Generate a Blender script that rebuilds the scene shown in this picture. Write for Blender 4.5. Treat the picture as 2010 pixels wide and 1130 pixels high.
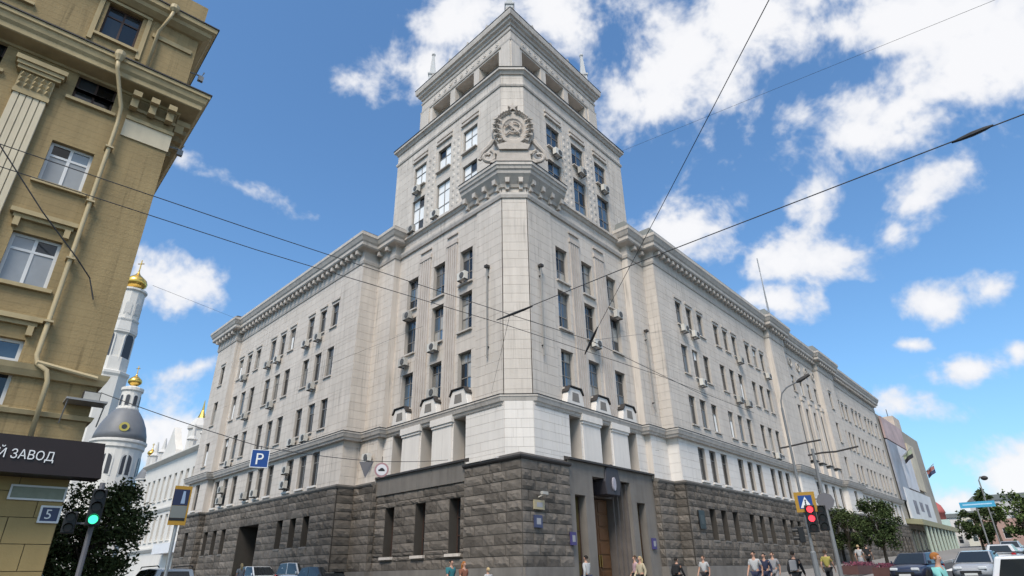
import bpy, bmesh, math, random
import numpy as np
from mathutils import Vector, Matrix
random.seed(7); RNG = random.Random(11)
for o in list(bpy.data.objects): bpy.data.objects.remove(o, do_unlink=True)
S = bpy.context.scene
COL = S.collection
R = math.radians
# ------------------------------------------------------------------ camera
FPX, PITCH, ROLL = 1169.017, R(25.69788), R(-1.0086)
EYE = np.array([0, 0, 1.6])
cp, sp = math.cos(PITCH), math.sin(PITCH); cr, sr = math.cos(ROLL), math.sin(ROLL)
WC = np.array([[cr, -sr, 0], [sr, cr, 0], [0, 0, 1]]) @ np.array([[1, 0, 0], [0, sp, -cp], [0, cp, sp]])
cam = bpy.data.cameras.new('camera'); cam.sensor_width = 36; cam.lens = FPX / 2010 * 36
cam.clip_end = 6000; cam.clip_start = .1
camo = bpy.data.objects.new('camera', cam); COL.objects.link(camo)
RB = (np.diag([1, -1, -1]) @ WC).T
camo.matrix_world = Matrix.Translation(EYE.tolist()) @ Matrix(RB.tolist()).to_4x4()
S.camera = camo
S.view_settings.view_transform = 'Standard'; S.view_settings.look = 'None'
S.view_settings.exposure = 0.72; S.view_settings.gamma = 1
S.cycles.max_bounces = 4; S.cycles.adaptive_threshold = .02; S.cycles.diffuse_bounces = 2; S.cycles.glossy_bounces = 2; S.cycles.transmission_bounces = 2
def ray(x, y):
    d = WC.T @ np.array([(x - 1005) / FPX, (y - 565) / FPX, 1.]); return d / np.linalg.norm(d)
def at(x, y, dist):                     # point in that direction at a horizontal distance
    d = ray(x, y); return EYE + d * dist / math.hypot(d[0], d[1])
def at_z(x, y, z):                      # point in that direction at a height
    d = ray(x, y); return EYE + d * (z - 1.6) / d[2]
def gz(x, y): return -.45 + .03 * min(y, 130.) + (.004 * (y - 130) if y > 130 else 0) + .022 * min(max(x - 8., 0.), 100.)
# ------------------------------------------------------------------ sun and sky
SUN = Vector((-.14, -.66, .86)).normalized()
sl = bpy.data.lights.new('sun', 'SUN'); sl.energy = 2.35; sl.angle = R(22); sl.color = (1, .90, .78)
so = bpy.data.objects.new('sun', sl); COL.objects.link(so)
so.rotation_euler = SUN.to_track_quat('Z', 'Y').to_euler()
wd = bpy.data.worlds.new('World'); S.world = wd; wd.use_nodes = True
NT = wd.node_tree; NT.nodes.clear(); LK = NT.links.new
def N(t, **k):
    n = NT.nodes.new(t)
    for a, b in k.items(): setattr(n, a, b)
    return n
def setin(n, i, v):
    if isinstance(v, (int, float, tuple, list)): n.inputs[i].default_value = v
    else: LK(v, n.inputs[i])
def Mth(op, a, b=0., c=None, clamp=False):
    n = N('ShaderNodeMath', operation=op, use_clamp=clamp); setin(n, 0, a); setin(n, 1, b)
    if c is not None: setin(n, 2, c)
    return n.outputs[0]
def Vm(op, a, b):
    n = N('ShaderNodeVectorMath', operation=op); setin(n, 0, a); setin(n, 1, b)
    return n.outputs['Value'] if op in ('DOT_PRODUCT', 'LENGTH') else n.outputs[0]
sky = N('ShaderNodeTexSky', sky_type='NISHITA', sun_disc=False)
sky.sun_elevation = math.asin(SUN.z); sky.sun_rotation = math.atan2(SUN.x, SUN.y)
sky.altitude = 150; sky.air_density = 1.15; sky.dust_density = 1.7; sky.ozone_density = 2.2
gen = N('ShaderNodeTexCoord').outputs['Generated']
n1 = N('ShaderNodeTexNoise'); setin(n1, 'Vector', gen); n1.inputs['Scale'].default_value = 8.5; n1.inputs['Detail'].default_value = 6
n1.inputs['Roughness'].default_value = .62; n1.inputs['Distortion'].default_value = .25
n2 = N('ShaderNodeTexNoise'); setin(n2, 'Vector', gen); n2.inputs['Scale'].default_value = 22; n2.inputs['Detail'].default_value = 3
n2.inputs['Roughness'].default_value = .6
CLOUDS = [  # centre pixel, radii in pixels, tilt, weight
 (795, 135, 140, 64, -8, 1), (905, 45, 130, 70, -15, 1), (1110, 45, 130, 85, 10, 1), (960, 95, 120, 70, 0, .9),
 (1340, 120, 170, 150, -25, 1.05), (1480, 45, 240, 105, -10, 1.05), (1290, 205, 110, 65, 10, .95), (1420, 185, 90, 60, -40, .8),
 (1770, 215, 200, 108, -18, 1.05), (1930, 130, 210, 140, -20, 1.1), (1820, 40, 280, 80, 0, 1.1), (1660, 60, 90, 60, 0, .9), (1690, 265, 110, 60, 0, .95),
 (1800, 385, 150, 85, -35, .66), (1870, 340, 90, 70, -40, .66), (1760, 455, 70, 50, -30, .6), (1605, 390, 75, 62, -40, .6),
 (1345, 450, 115, 62, 0, 1), (1545, 512, 155, 52, -6, .95), (1515, 590, 100, 46, 5, .95), (1560, 225, 60, 80, 30, .55),
 (1830, 597, 68, 42, 0, .95), (1940, 570, 60, 55, -50, .58), (1905, 722, 110, 38, -5, .64), (1790, 676, 55, 22, 0, .6),
 (1990, 935, 100, 92, -20, 1.1), (1880, 985, 110, 48, 0, .9), (2000, 690, 35, 45, 0, .7),
 (345, 553, 100, 60, 6, 1.05), (345, 850, 130, 68, 0, 1), (470, 365, 210, 40, 24, .2), (390, 720, 150, 34, -15, .26), (1790, 800, 220, 50, 10, .42)]
rr = random.Random(5); extra = []
while len(extra) < 14:                  # broken cumulus goes on over the unseen sky, enlarged for whiter, evener light
    az = rr.uniform(-math.pi, math.pi); el = rr.uniform(.12, 1.35)
    d = np.array([math.sin(az) * math.cos(el), math.cos(az) * math.cos(el), math.sin(el)])
    c = WC @ d
    if c[2] > 0 and abs(c[0] / c[2]) < 1.5 and abs(c[1] / c[2]) < 1.15: continue
    extra.append((d, rr.uniform(.2, .5), rr.uniform(.12, .3), rr.uniform(.8, 1)))
field = None
def blob(d, a, b, ra, rb, w):            # an ellipsoid of cloud round a point of the sky
    global field
    mp = N('ShaderNodeMapping', vector_type='TEXTURE'); setin(mp, 0, gen)
    rot = Matrix((a.tolist(), b.tolist(), np.cross(a, b).tolist())).transposed()
    mp.inputs[1].default_value = tuple(d); mp.inputs[2].default_value = tuple(rot.to_euler('XYZ')); mp.inputs[3].default_value = (ra, rb, .7)
    m = Mth('MULTIPLY_ADD', Vm('LENGTH', mp.outputs[0], (0, 0, 0)), -1., w)
    field = m if field is None else Mth('SMOOTH_MAX', field, m, .18)
for (x, y, rx, ry, t, w) in CLOUDS:
    d = ray(x, y); t = R(t)
    a = ray(x + math.cos(t) * 20, y + math.sin(t) * 20) - d; b = ray(x - math.sin(t) * 20, y + math.cos(t) * 20) - d
    sa, sb = np.linalg.norm(a) / 20, np.linalg.norm(b) / 20
    a = a - d * (a @ d); b = b - d * (b @ d)
    blob(d, a / np.linalg.norm(a), b / np.linalg.norm(b), sa * rx, sb * ry, w)
for d, ra, rb, w in extra:
    a = np.cross(d, [0, 0, 1]); a /= np.linalg.norm(a); blob(d, a, np.cross(a, d), ra, rb, w)
nz = Mth('ADD', Mth('MULTIPLY', Mth('SUBTRACT', n1.outputs[0], .5), 2.9), Mth('MULTIPLY', Mth('SUBTRACT', n2.outputs[0], .5), 1.5))
fld = Mth('ADD', Mth('MAXIMUM', field, -2.5), nz)
mr = N('ShaderNodeMapRange', interpolation_type='SMOOTHSTEP'); setin(mr, 0, fld)
mr.inputs[1].default_value = -.2; mr.inputs[2].default_value = .66
mr2 = N('ShaderNodeMapRange'); setin(mr2, 0, Mth('ADD', Mth('MULTIPLY', field, .5), Mth('ADD', Mth('MULTIPLY', n1.outputs[0], .9), Mth('MULTIPLY', n2.outputs[0], .7)))); mr2.inputs[1].default_value = .45; mr2.inputs[2].default_value = 1.2
cc = N('ShaderNodeMix', data_type='RGBA'); setin(cc, 0, mr2.outputs[0])
CB = 6.0
cc.inputs[6].default_value = (.62 * CB, .68 * CB, .80 * CB, 1); cc.inputs[7].default_value = (.98 * CB, .98 * CB, 1.0 * CB, 1)
tint = N('ShaderNodeMix', data_type='RGBA', blend_type='MULTIPLY'); tint.inputs[0].default_value = 1
setin(tint, 6, sky.outputs[0]); tint.inputs[7].default_value = (.76, 1.06, 1.25, 1)
mixc = N('ShaderNodeMix', data_type='RGBA'); setin(mixc, 0, Mth('MULTIPLY', mr.outputs[0], .97)); LK(tint.outputs[2], mixc.inputs[6]); LK(cc.outputs[2], mixc.inputs[7])
bg = N('ShaderNodeBackground'); LK(mixc.outputs[2], bg.inputs[0]); bg.inputs[1].default_value = .1
LK(bg.outputs[0], N('ShaderNodeOutputWorld').inputs[0])
wd.cycles.sampling_method = 'MANUAL'; wd.cycles.sample_map_resolution = 512
# ------------------------------------------------------------------ materials
MATS = {}
def mat(name, col, rough=.8, var=.12, scale=1.2, streak=0., bump=0., bscale=18., island=0., spec=.35, metal=0., emit=None, streakz=.09, coat=0., drip=0., course=0.):
    if name in MATS: return MATS[name]
    m = bpy.data.materials.new(name); m.use_nodes = True; MATS[name] = m
    t = m.node_tree; b = t.nodes['Principled BSDF']; L = t.links.new
    b.inputs['Roughness'].default_value = rough; b.inputs['Specular IOR Level'].default_value = spec; b.inputs['Metallic'].default_value = metal
    b.inputs['Coat Weight'].default_value = coat
    if emit:
        b.inputs['Emission Color'].default_value = (*emit[0], 1); b.inputs['Emission Strength'].default_value = emit[1]
    g = t.nodes.new('ShaderNodeNewGeometry'); pos = g.outputs['Position']
    def ma(op, a, bb):
        n = t.nodes.new('ShaderNodeMath'); n.operation = op
        for i, v in enumerate((a, bb)):
            if isinstance(v, (int, float)): n.inputs[i].default_value = v
            else: L(v, n.inputs[i])
        return n.outputs[0]
    def noise(sc, det, vec=pos, ro=.6):
        n = t.nodes.new('ShaderNodeTexNoise'); n.inputs['Scale'].default_value = sc; n.inputs['Detail'].default_value = det; n.inputs['Roughness'].default_value = ro
        L(vec, n.inputs['Vector']); return n.outputs[0]
    f = 1.
    if var:
        f = ma('ADD', ma('MULTIPLY', ma('SUBTRACT', noise(scale, 6), .5), 2.4 * var), 1.)
    if streak:
        vm = t.nodes.new('ShaderNodeVectorMath'); vm.operation = 'MULTIPLY'; L(pos, vm.inputs[0]); vm.inputs[1].default_value = (1, 1, streakz)
        f = ma('ADD', ma('MULTIPLY', ma('SUBTRACT', noise(2.6, 5, vm.outputs[0]), .5), 2.4 * streak), f)
    if course:                             # faint brick courses showing through the paint
        wv = t.nodes.new('ShaderNodeTexWave'); wv.wave_type = 'BANDS'; wv.bands_direction = 'Z'; wv.wave_profile = 'SAW'; wv.inputs['Scale'].default_value = 1.25; wv.inputs['Distortion'].default_value = .6; wv.inputs['Detail'].default_value = 2; L(pos, wv.inputs['Vector'])
        cr_ = t.nodes.new('ShaderNodeMapRange'); cr_.inputs[1].default_value = .8; cr_.inputs[2].default_value = 1.; L(wv.outputs['Fac'], cr_.inputs[0])
        f = ma('SUBTRACT', f, ma('MULTIPLY', cr_.outputs[0], course))
    if drip:                               # sparse dark rain runs
        vd = t.nodes.new('ShaderNodeVectorMath'); vd.operation = 'MULTIPLY'; L(pos, vd.inputs[0]); vd.inputs[1].default_value = (1, 1, .045)
        dr = t.nodes.new('ShaderNodeMapRange'); dr.inputs[1].default_value = .54; dr.inputs[2].default_value = .74; L(noise(5.5, 4, vd.outputs[0]), dr.inputs[0])
        br = t.nodes.new('ShaderNodeMapRange'); br.inputs[1].default_value = .40; br.inputs[2].default_value = .60; L(noise(.35, 3), br.inputs[0])
        f = ma('SUBTRACT', f, ma('MULTIPLY', ma('MULTIPLY', dr.outputs[0], br.outputs[0]), drip))
    if island:
        oi = t.nodes.new('ShaderNodeObjectInfo')
        rnd = ma('FRACT', ma('ADD', g.outputs['Random Per Island'], ma('MULTIPLY', oi.outputs['Random'], 7.31)), 0.)
        f = ma('ADD', ma('MULTIPLY', ma('SUBTRACT', rnd, .5), 2 * island), f)
    if isinstance(f, float): b.inputs['Base Color'].default_value = (*col, 1)
    else:
        vs = t.nodes.new('ShaderNodeVectorMath'); vs.operation = 'SCALE'; vs.inputs[0].default_value = col; L(f, vs.inputs['Scale']); L(vs.outputs[0], b.inputs['Base Color'])
    if bump:
        bp = t.nodes.new('ShaderNodeBump'); bp.inputs['Strength'].default_value = bump; bp.inputs['Distance'].default_value = .03
        L(noise(bscale, 6), bp.inputs['Height']); L(bp.outputs[0], b.inputs['Normal'])
    return m
STONE = mat('pale_limestone', (.56, .507, .455), .9, .13, .5, .18, .15, 9, .035, drip=.42)
STONE_L = mat('washed_limestone', (.68, .64, .60), .9, .07, .8, .09, .1, 9, .03, drip=.2)
STONE_T = mat('tower_limestone', (.555, .505, .455), .9, .16, .7, .2, .2, 6, .04, drip=.42)
MORTAR = mat('stone_joint', (.46, .42, .38), .95, .1)
MOULD = mat('moulding_stone', (.50, .457, .415), .9, .18, 1.1, .2, .2, 8, drip=.4)
GRAN = mat('rough_granite', (.135, .118, .102), .9, .36, 1.6, .18, .8, 7, .3, .2)
GRANB = mat('granite_joint', (.055, .049, .043), .9, .2)
GRANS = mat('smooth_granite', (.165, .15, .135), .75, .24, .9, .26, .1, 30, .04)
DARKM = mat('dark_metal_flashing', (.045, .04, .038), .55, .2, 2)
ROOF = mat('grey_roof_sheet', (.16, .17, .165), .6, .2, .8)
GLASS = mat('window_glass', (.022, .025, .028), .07, .35, .35, 0, 0, 1, .8, .55, 0)
GLASSB = mat('bluish_window_glass', (.09, .13, .17), .06, .3, .5, 0, 0, 1, .5, 1.0, .25)
CURT = mat('curtained_pane', (.26, .25, .23), .12, .25, 1.2, .2, 0, 1, .5, .8)
REFL_BLIND = mat('white_reflection_and_blind_pane', (.86, .86, .85), .25, .06, .9, 0, 0, 1, .05, .6)  # cloud reflection painted white on the left tower panes; blinds on the wings
FRAME = mat('grey_window_frame', (.20, .19, .18), .6, .1)
FRAMEW = mat('white_window_frame', (.66, .66, .66), .5, .06)
FRAMEB = mat('brown_window_frame', (.06, .035, .028), .6, .2)
# ------------------------------------------------------------------ mesh helpers
WM = {}
def link(o, parent=None, M=None):
    COL.objects.link(o)
    M = Matrix(M) if M is not None else Matrix.Identity(4)
    if parent is not None:
        o.parent = parent; o.matrix_basis = WM[parent.name].inverted() @ M
    else: o.matrix_basis = M
    WM[o.name] = M
    return o
def tag(o, label=None, cat=None, group=None, kind=None):
    for k, v in (('label', label), ('category', cat), ('group', group), ('kind', kind)):
        if v: o[k] = v
    return o
def thing(name, loc, label, cat, group=None, rz=0):
    o = bpy.data.objects.new(name, None); o.empty_display_size = .3
    link(o, None, Matrix.Translation(Vector(loc)) @ Matrix.Rotation(rz, 4, 'Z')); return tag(o, label, cat, group)
class Fr:                                # a facade frame: u along the wall, o outward, z up
    def __init__(s, org, d, n):
        s.c = np.array([org[0], org[1], 0.]); s.d = np.array([d[0], d[1], 0.]); s.n = np.array([n[0], n[1], 0.])
        s.sg = 1 if s.d[0] * s.n[1] - s.d[1] * s.n[0] > 0 else -1
    def p(s, u, o, z): return s.c + s.d * u + s.n * o + np.array([0, 0, z])
    def xy(s, u, o): return tuple((s.c + s.d * u + s.n * o)[:2])
    def M(s, u, o, z):
        x = s.d * s.sg; y = s.n; q = s.p(u, o, z)
        return Matrix(((x[0], y[0], 0, q[0]), (x[1], y[1], 0, q[1]), (0, 0, 1, q[2]), (0, 0, 0, 1)))
class LocalF(Fr):
    def __init__(s): Fr.__init__(s, (0, 0), (1, 0), (0, 1))
LF = LocalF()
class MB:
    def __init__(s): s.v = []; s.f = []
    def add(s, vs, fs):
        k = len(s.v); s.v += [tuple(map(float, q)) for q in vs]; s.f += [tuple(k + i for i in f) for f in fs]; return s
    def box(s, F, u0, u1, o0, o1, z0, z1, taper=0.):
        q = [F.p(u, o, z) for z in (z0, z1) for o in (o0, o1) for u in (u0, u1)]
        if taper:
            q[4:] = [F.p(u, o, z1) for o in (o0, o1 - 0) for u in (u0 + taper, u1 - taper)]
        return s.add(q, [(0, 1, 3, 2), (4, 6, 7, 5), (0, 4, 5, 1), (2, 3, 7, 6), (0, 2, 6, 4), (1, 5, 7, 3)])
    def quad(s, a, b, c, d): return s.add([a, b, c, d], [(0, 1, 2, 3)])
    def prism(s, F, poly, o0, o1):       # poly in (u, z), extruded along o
        n = len(poly)
        return s.add([F.p(u, o0, z) for u, z in poly] + [F.p(u, o1, z) for u, z in poly],
                     [tuple(range(n))[::-1], tuple(range(n, 2 * n))] + [(i, (i + 1) % n, n + (i + 1) % n, n + i) for i in range(n)])
    def vprism(s, pts, z0, z1):          # plan polygon extruded upward
        n = len(pts)
        return s.add([(x, y, z0) for x, y in pts] + [(x, y, z1) for x, y in pts],
                     [tuple(range(n))[::-1], tuple(range(n, 2 * n))] + [(i, (i + 1) % n, n + (i + 1) % n, n + i) for i in range(n)])
    def tube(s, pts, r, seg=8, r2=None, cap=True):
        pts = [Vector(p) for p in pts]; n = len(pts); k = len(s.v); up = Vector((.31, .2, .93))
        for i, p in enumerate(pts):
            d = (pts[min(i + 1, n - 1)] - pts[max(i - 1, 0)]).normalized()
            a = d.cross(up)
            if a.length < .05: a = d.cross(Vector((1, 0, 0)))
            a.normalize(); b = d.cross(a)
            rad = (r if r2 is None else r + (r2 - r) * i / (n - 1)) if not isinstance(r, (list, tuple)) else r[i]
            for j in range(seg):
                t = 2 * math.pi * j / seg; s.v.append(tuple(p + (a * math.cos(t) + b * math.sin(t)) * rad))
        for i in range(n - 1):
            for j in range(seg): s.f.append((k + i * seg + j, k + i * seg + (j + 1) % seg, k + (i + 1) * seg + (j + 1) % seg, k + (i + 1) * seg + j))
        if cap: s.f += [tuple(k + j for j in range(seg))[::-1], tuple(k + (n - 1) * seg + j for j in range(seg))]
        return s
    def lathe(s, c, prof, seg=20, sx=1, sy=1, a0=0.):   # prof list (r, z)
        k = len(s.v); n = len(prof)
        for r, z in prof:
            for j in range(seg):
                t = a0 + 2 * math.pi * j / seg; s.v.append((c[0] + r * sx * math.cos(t), c[1] + r * sy * math.sin(t), c[2] + z))
        for i in range(n - 1):
            for j in range(seg): s.f.append((k + i * seg + j, k + i * seg + (j + 1) % seg, k + (i + 1) * seg + (j + 1) % seg, k + (i + 1) * seg + j))
        s.f += [tuple(k + j for j in range(seg))[::-1], tuple(k + (n - 1) * seg + j for j in range(seg))]
        return s
    def ball(s, c, r, seg=10, rings=6, sz=1.):
        return s.lathe(c, [(max(r * math.sin(math.pi * i / rings), .002), -r * sz * math.cos(math.pi * i / rings)) for i in range(rings + 1)], seg)
    def sweep(s, path, prof, closed=False):   # path of plan points, outward is to the right; prof closed list of (out, z)
        n = len(path); m = len(prof); P = [np.array(p) for p in path]; k = len(s.v)
        def nr(a, b):
            d = (b - a) / np.linalg.norm(b - a); return np.array([d[1], -d[0]])
        for i in range(n):
            if closed: n1_, n2_ = nr(P[i - 1], P[i]), nr(P[i], P[(i + 1) % n])
            else:
                n1_ = nr(P[i - 1], P[i]) if i else nr(P[0], P[1]); n2_ = nr(P[i], P[i + 1]) if i < n - 1 else n1_
            mm = (n1_ + n2_) / (1 + n1_ @ n2_)
            for o, z in prof: q = P[i] + mm * o; s.v.append((q[0], q[1], z))
        for i in range(n if closed else n - 1):
            a = k + i * m; b = k + ((i + 1) % n) * m
            for j in range(m): s.f.append((a + j, b + j, b + (j + 1) % m, a + (j + 1) % m))
        if not closed: s.f += [tuple(k + j for j in range(m)), tuple(k + (n - 1) * m + j for j in range(m))[::-1]]
        return s
    def mesh(s, name, m, smooth=False, fix=True):
        me = bpy.data.meshes.new(name); me.from_pydata(s.v, [], s.f)
        if fix:
            bm = bmesh.new(); bm.from_mesh(me); bmesh.ops.recalc_face_normals(bm, faces=bm.faces); bm.to_mesh(me); bm.free()
        for q in (m if isinstance(m, (list, tuple)) else [m]): me.materials.append(q)
        if smooth: me.polygons.foreach_set('use_smooth', [True] * len(me.polygons))
        return me
    def build(s, name, m, parent=None, smooth=False, M=None, kind=None, bev=0., fix=True):
        o = bpy.data.objects.new(name, s.mesh(name, m, smooth, fix)); link(o, parent, M)
        if kind: o['kind'] = kind
        if bev:
            b = o.modifiers.new('bevel', 'BEVEL'); b.width = bev; b.segments = 2; b.limit_method = 'ANGLE'
        return o
def inst(name, me, parent, M):
    return link(bpy.data.objects.new(name, me), parent, M)
def text_mesh(name, txt, size, m, depth=.02, font_scale=(1, 1)):
    cu = bpy.data.curves.new(name, 'FONT'); cu.body = txt; cu.size = size; cu.extrude = depth; cu.align_x = 'LEFT'; cu.resolution_u = 3
    o = bpy.data.objects.new(name, cu); COL.objects.link(o)
    dg = bpy.context.evaluated_depsgraph_get(); me = bpy.data.meshes.new_from_object(o.evaluated_get(dg))
    bpy.data.objects.remove(o, do_unlink=True)
    me.materials.clear(); me.materials.append(m); return me
def wall(mb, F, u0, u1, z0, z1, o, ops, depth=.35):
    us = sorted({u0, u1} | {v for a in ops for v in a[:2] if u0 < v < u1}); zs = sorted({z0, z1} | {v for a in ops for v in a[2:4] if z0 < v < z1})
    for i in range(len(us) - 1):
        for j in range(len(zs) - 1):
            um, zm = (us[i] + us[i + 1]) / 2, (zs[j] + zs[j + 1]) / 2
            if any(a[0] < um < a[1] and a[2] < zm < a[3] for a in ops): continue
            mb.quad(F.p(us[i], o, zs[j]), F.p(us[i + 1], o, zs[j]), F.p(us[i + 1], o, zs[j + 1]), F.p(us[i], o, zs[j + 1]))
    for a in ops:
        A, B, c, d = max(a[0], u0), min(a[1], u1), max(a[2], z0), min(a[3], z1)
        if A >= B or c >= d: continue
        dp = a[4] if len(a) > 4 else depth
        for (p, q, r, t) in (((A, c), (A, d), 0, 0), ((B, c), (B, d), 0, 0), ((A, c), (B, c), 0, 0), ((A, d), (B, d), 0, 0)):
            mb.quad(F.p(p[0], o, p[1]), F.p(q[0], o, q[1]), F.p(q[0], o - dp, q[1]), F.p(p[0], o - dp, p[1]))
        mb.quad(F.p(A, o - dp, c), F.p(B, o - dp, c), F.p(B, o - dp, d), F.p(A, o - dp, d))
def courses(u0, u1, z0, z1, ops, ch, bw, rng, jit=.25, first=None):
    edges = sorted({z for a in ops for z in a[2:4] if z0 + .05 < z < z1 - .05 and a[1] > u0 and a[0] < u1})
    n = max(1, round((z1 - z0) / ch)); zs = [z0 + (z1 - z0) * i / n for i in range(n + 1)]
    zz = [z for z in zs if z in (zs[0], zs[-1]) or all(abs(z - e) > .2 for e in edges)]
    zz = sorted(set(zz) | set(edges)); out = []
    z2 = [zz[0]]
    for z in zz[1:]:
        if z - z2[-1] < .12: continue
        z2.append(z)
    z2[-1] = z1; zz = z2
    for k in range(len(zz) - 1):
        a, b = zz[k], zz[k + 1]; zm = (a + b) / 2
        segs = [(u0, u1)]
        for op in ops:
            if op[2] < zm < op[3]:
                ns = []
                for s, e in segs:
                    if op[1] <= s or op[0] >= e: ns.append((s, e)); continue
                    if op[0] > s: ns.append((s, op[0]))
                    if op[1] < e: ns.append((op[1], e))
                segs = ns
        for s, e in segs:
            if e - s < .04: continue
            m = max(1, round((e - s) / bw)); cuts = [s + (e - s) * (i + (0 if i in (0, m) else (.25 if k % 2 else -.25) + rng.uniform(-jit, jit))) / m for i in range(m + 1)]
            if m == 1: cuts = [s, e]
            for i in range(m): out.append((cuts[i], cuts[i + 1], a, b))
    return out
# block meshes shared by all stones
def slab_mesh(name, m, ch=.0):
    b = MB(); e = ch
    b.add([(-.5, 0, -.5), (.5, 0, -.5), (.5, 0, .5), (-.5, 0, .5), (-.5, 1, -.5), (.5, 1, -.5), (.5, 1, .5), (-.5, 1, .5)],
          [(4, 5, 6, 7), (0, 1, 5, 4), (1, 2, 6, 5), (2, 3, 7, 6), (3, 0, 4, 7)])
    return b.mesh(name, m, fix=False)
def rock_mesh(name, m, seed):
    rg = random.Random(seed); vs = []; fs = []; nx, nz_ = 6, 4
    for j in range(nz_):
        for i in range(nx):
            x = -.5 + i / (nx - 1); z = -.5 + j / (nz_ - 1); ed = i in (0, nx - 1) or j in (0, nz_ - 1)
            y = .25 if ed else rg.uniform(.45, 1.15)
            if not ed: x += rg.uniform(-.03, .03); z += rg.uniform(-.05, .05)
            vs.append((x, y, z))
    for j in range(nz_ - 1):
        for i in range(nx - 1): a = j * nx + i; fs.append((a, a + 1, a + nx + 1, a + nx))
    k = len(vs); vs += [(-.5, 0, -.5), (.5, 0, -.5), (.5, 0, .5), (-.5, 0, .5)]
    fs += [(k, k + 1, nx - 1, 0), (k + 1, k + 2, nx * nz_ - 1, nx - 1), (k + 2, k + 3, nx * (nz_ - 1), nx * nz_ - 1), (k + 3, k, 0, nx * (nz_ - 1))]
    b = MB(); b.v = vs; b.f = fs; return b.mesh(name, m, fix=False)
def lay(blocks, meshes, parent, name, rest_parent, rest_name, limit, rng):
    """blocks: (F, u0,u1,z0,z1,o,depth). The ones that show largest become objects, the rest one joined part."""
    def show(b):
        q = b[0].p((b[1] + b[2]) / 2, b[5], (b[3] + b[4]) / 2) - EYE; r2 = q @ q
        return (b[2] - b[1]) * (b[4] - b[3]) * abs(q @ b[0].n) / r2 ** 1.5
    blocks = sorted(blocks, key=show, reverse=True); mb = {}
    for i, (F, u0, u1, z0, z1, o, dp) in enumerate(blocks):
        M = F.M((u0 + u1) / 2, o, (z0 + z1) / 2) @ Matrix.Diagonal((u1 - u0, dp, z1 - z0, 1))
        me = rng.choice(meshes)
        if i < limit: inst(name, me, parent, M)
        else:
            k = me.materials[0].name; mb.setdefault(k, (MB(), me.materials[0]))[0].add([M @ v.co for v in me.vertices], [tuple(p.vertices) for p in me.polygons])
    for k, (b, m) in mb.items(): b.build(rest_name, m, rest_parent, kind='stuff', fix=False)
_wc = {}
def win(F, parent, u, z0, w, h, o, cols=2, rows=(.7,), fm=FRAME, gm=GLASS, sill=None, t=.06, gms=None, name='window'):
    """a window: frame mesh > each pane > sill"""
    key = (round(w, 2), round(h, 2), cols, rows, fm.name, t)
    if key not in _wc:
        b = MB(); xs = [-w / 2 + w * i / cols for i in range(cols + 1)]; zs = [0] + [h * r for r in rows] + [h]; pan = []
        b.box(LF, -w / 2, -w / 2 + t, 0, .07, 0, h); b.box(LF, w / 2 - t, w / 2, 0, .07, 0, h)
        b.box(LF, -w / 2 + t, w / 2 - t, 0, .068, 0, t); b.box(LF, -w / 2 + t, w / 2 - t, 0, .068, h - t, h)
        for x in xs[1:-1]: b.box(LF, x - t * .5, x + t * .5, 0, .06, t, h - t)
        for z in zs[1:-1]: b.box(LF, -w / 2 + t, w / 2 - t, 0, .064, z - t * .45, z + t * .45)
        for i in range(cols):
            for j in range(len(zs) - 1):
                pan.append(((xs[i] + xs[i + 1]) / 2, (zs[j] + zs[j + 1]) / 2, xs[i + 1] - xs[i] - t * .9, zs[j + 1] - zs[j] - t * .8))
        _wc[key] = (b.mesh('window', fm), pan)
    me, pan = _wc[key]; M = F.M(u, o, z0); wo = inst(name, me, parent, M)
    for (x, z, pw, ph) in pan:
        g = RNG.choice(gms) if gms else gm; k2 = ('p', round(pw, 2), round(ph, 2), g.name)
        if k2 not in _wc: _wc[k2] = MB().box(LF, -pw / 2, pw / 2, 0, .02, -ph / 2, ph / 2).mesh('pane', g)
        inst('pane', _wc[k2], wo, M @ Matrix.Translation((x, .015, z)) @ Matrix.Rotation(RNG.uniform(-.012, .012), 4, 'X'))
    if sill:
        sw, so_, sh, sm = sill; k3 = ('s', round(sw, 2), so_, sh, sm.name)
        if k3 not in _wc: _wc[k3] = MB().box(LF, -sw / 2, sw / 2, 0, so_, -sh, 0).mesh('sill', sm)
        inst('sill', _wc[k3], wo, M @ Matrix.Translation((0, .0, 0)))
    return wo
# ------------------------------------------------------------------ ground, roads, pavements
ASPH = mat('asphalt', (.055, .055, .057), .9, .2, .8, 0, .3, 60)
PAVE = mat('grey_paving', (.22, .21, .2), .9, .18, .6, 0, .2, 30)
KERB = mat('kerb_stone', (.3, .29, .28), .9, .15, 2)
PAINT = mat('road_paint', (.7, .7, .68), .8, .15, 3)
def sheet(name, pts, m, lift=0., kind='structure'):
    b = MB(); b.add([(x, y, gz(x, y) + lift) for x, y in pts], [tuple(range(len(pts)))]); return b.build(name, m, kind=kind)
g = MB(); ys = [-90, 0, 130, 400, 1800]; xs = [-900, -200, 8, 108, 900]
g.add([(x, y, gz(x, y) - .02) for y in ys for x in xs], [(j * 5 + i, j * 5 + i + 1, j * 5 + i + 6, j * 5 + i + 5) for j in range(4) for i in range(4)])
g.build('ground', ASPH, kind='structure')
AL, AR = R(44.61), R(41.3507)
dL = (-math.sin(AL), math.cos(AL)); dR = (math.sin(AR), math.cos(AR))
nL = (-dL[1], dL[0]); nR = (dR[1], -dR[0])
CX, CY = .25604, 29.99891
FL = Fr((CX, CY), dL, nL); FRt = Fr((CX, CY), dR, nR)
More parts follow.
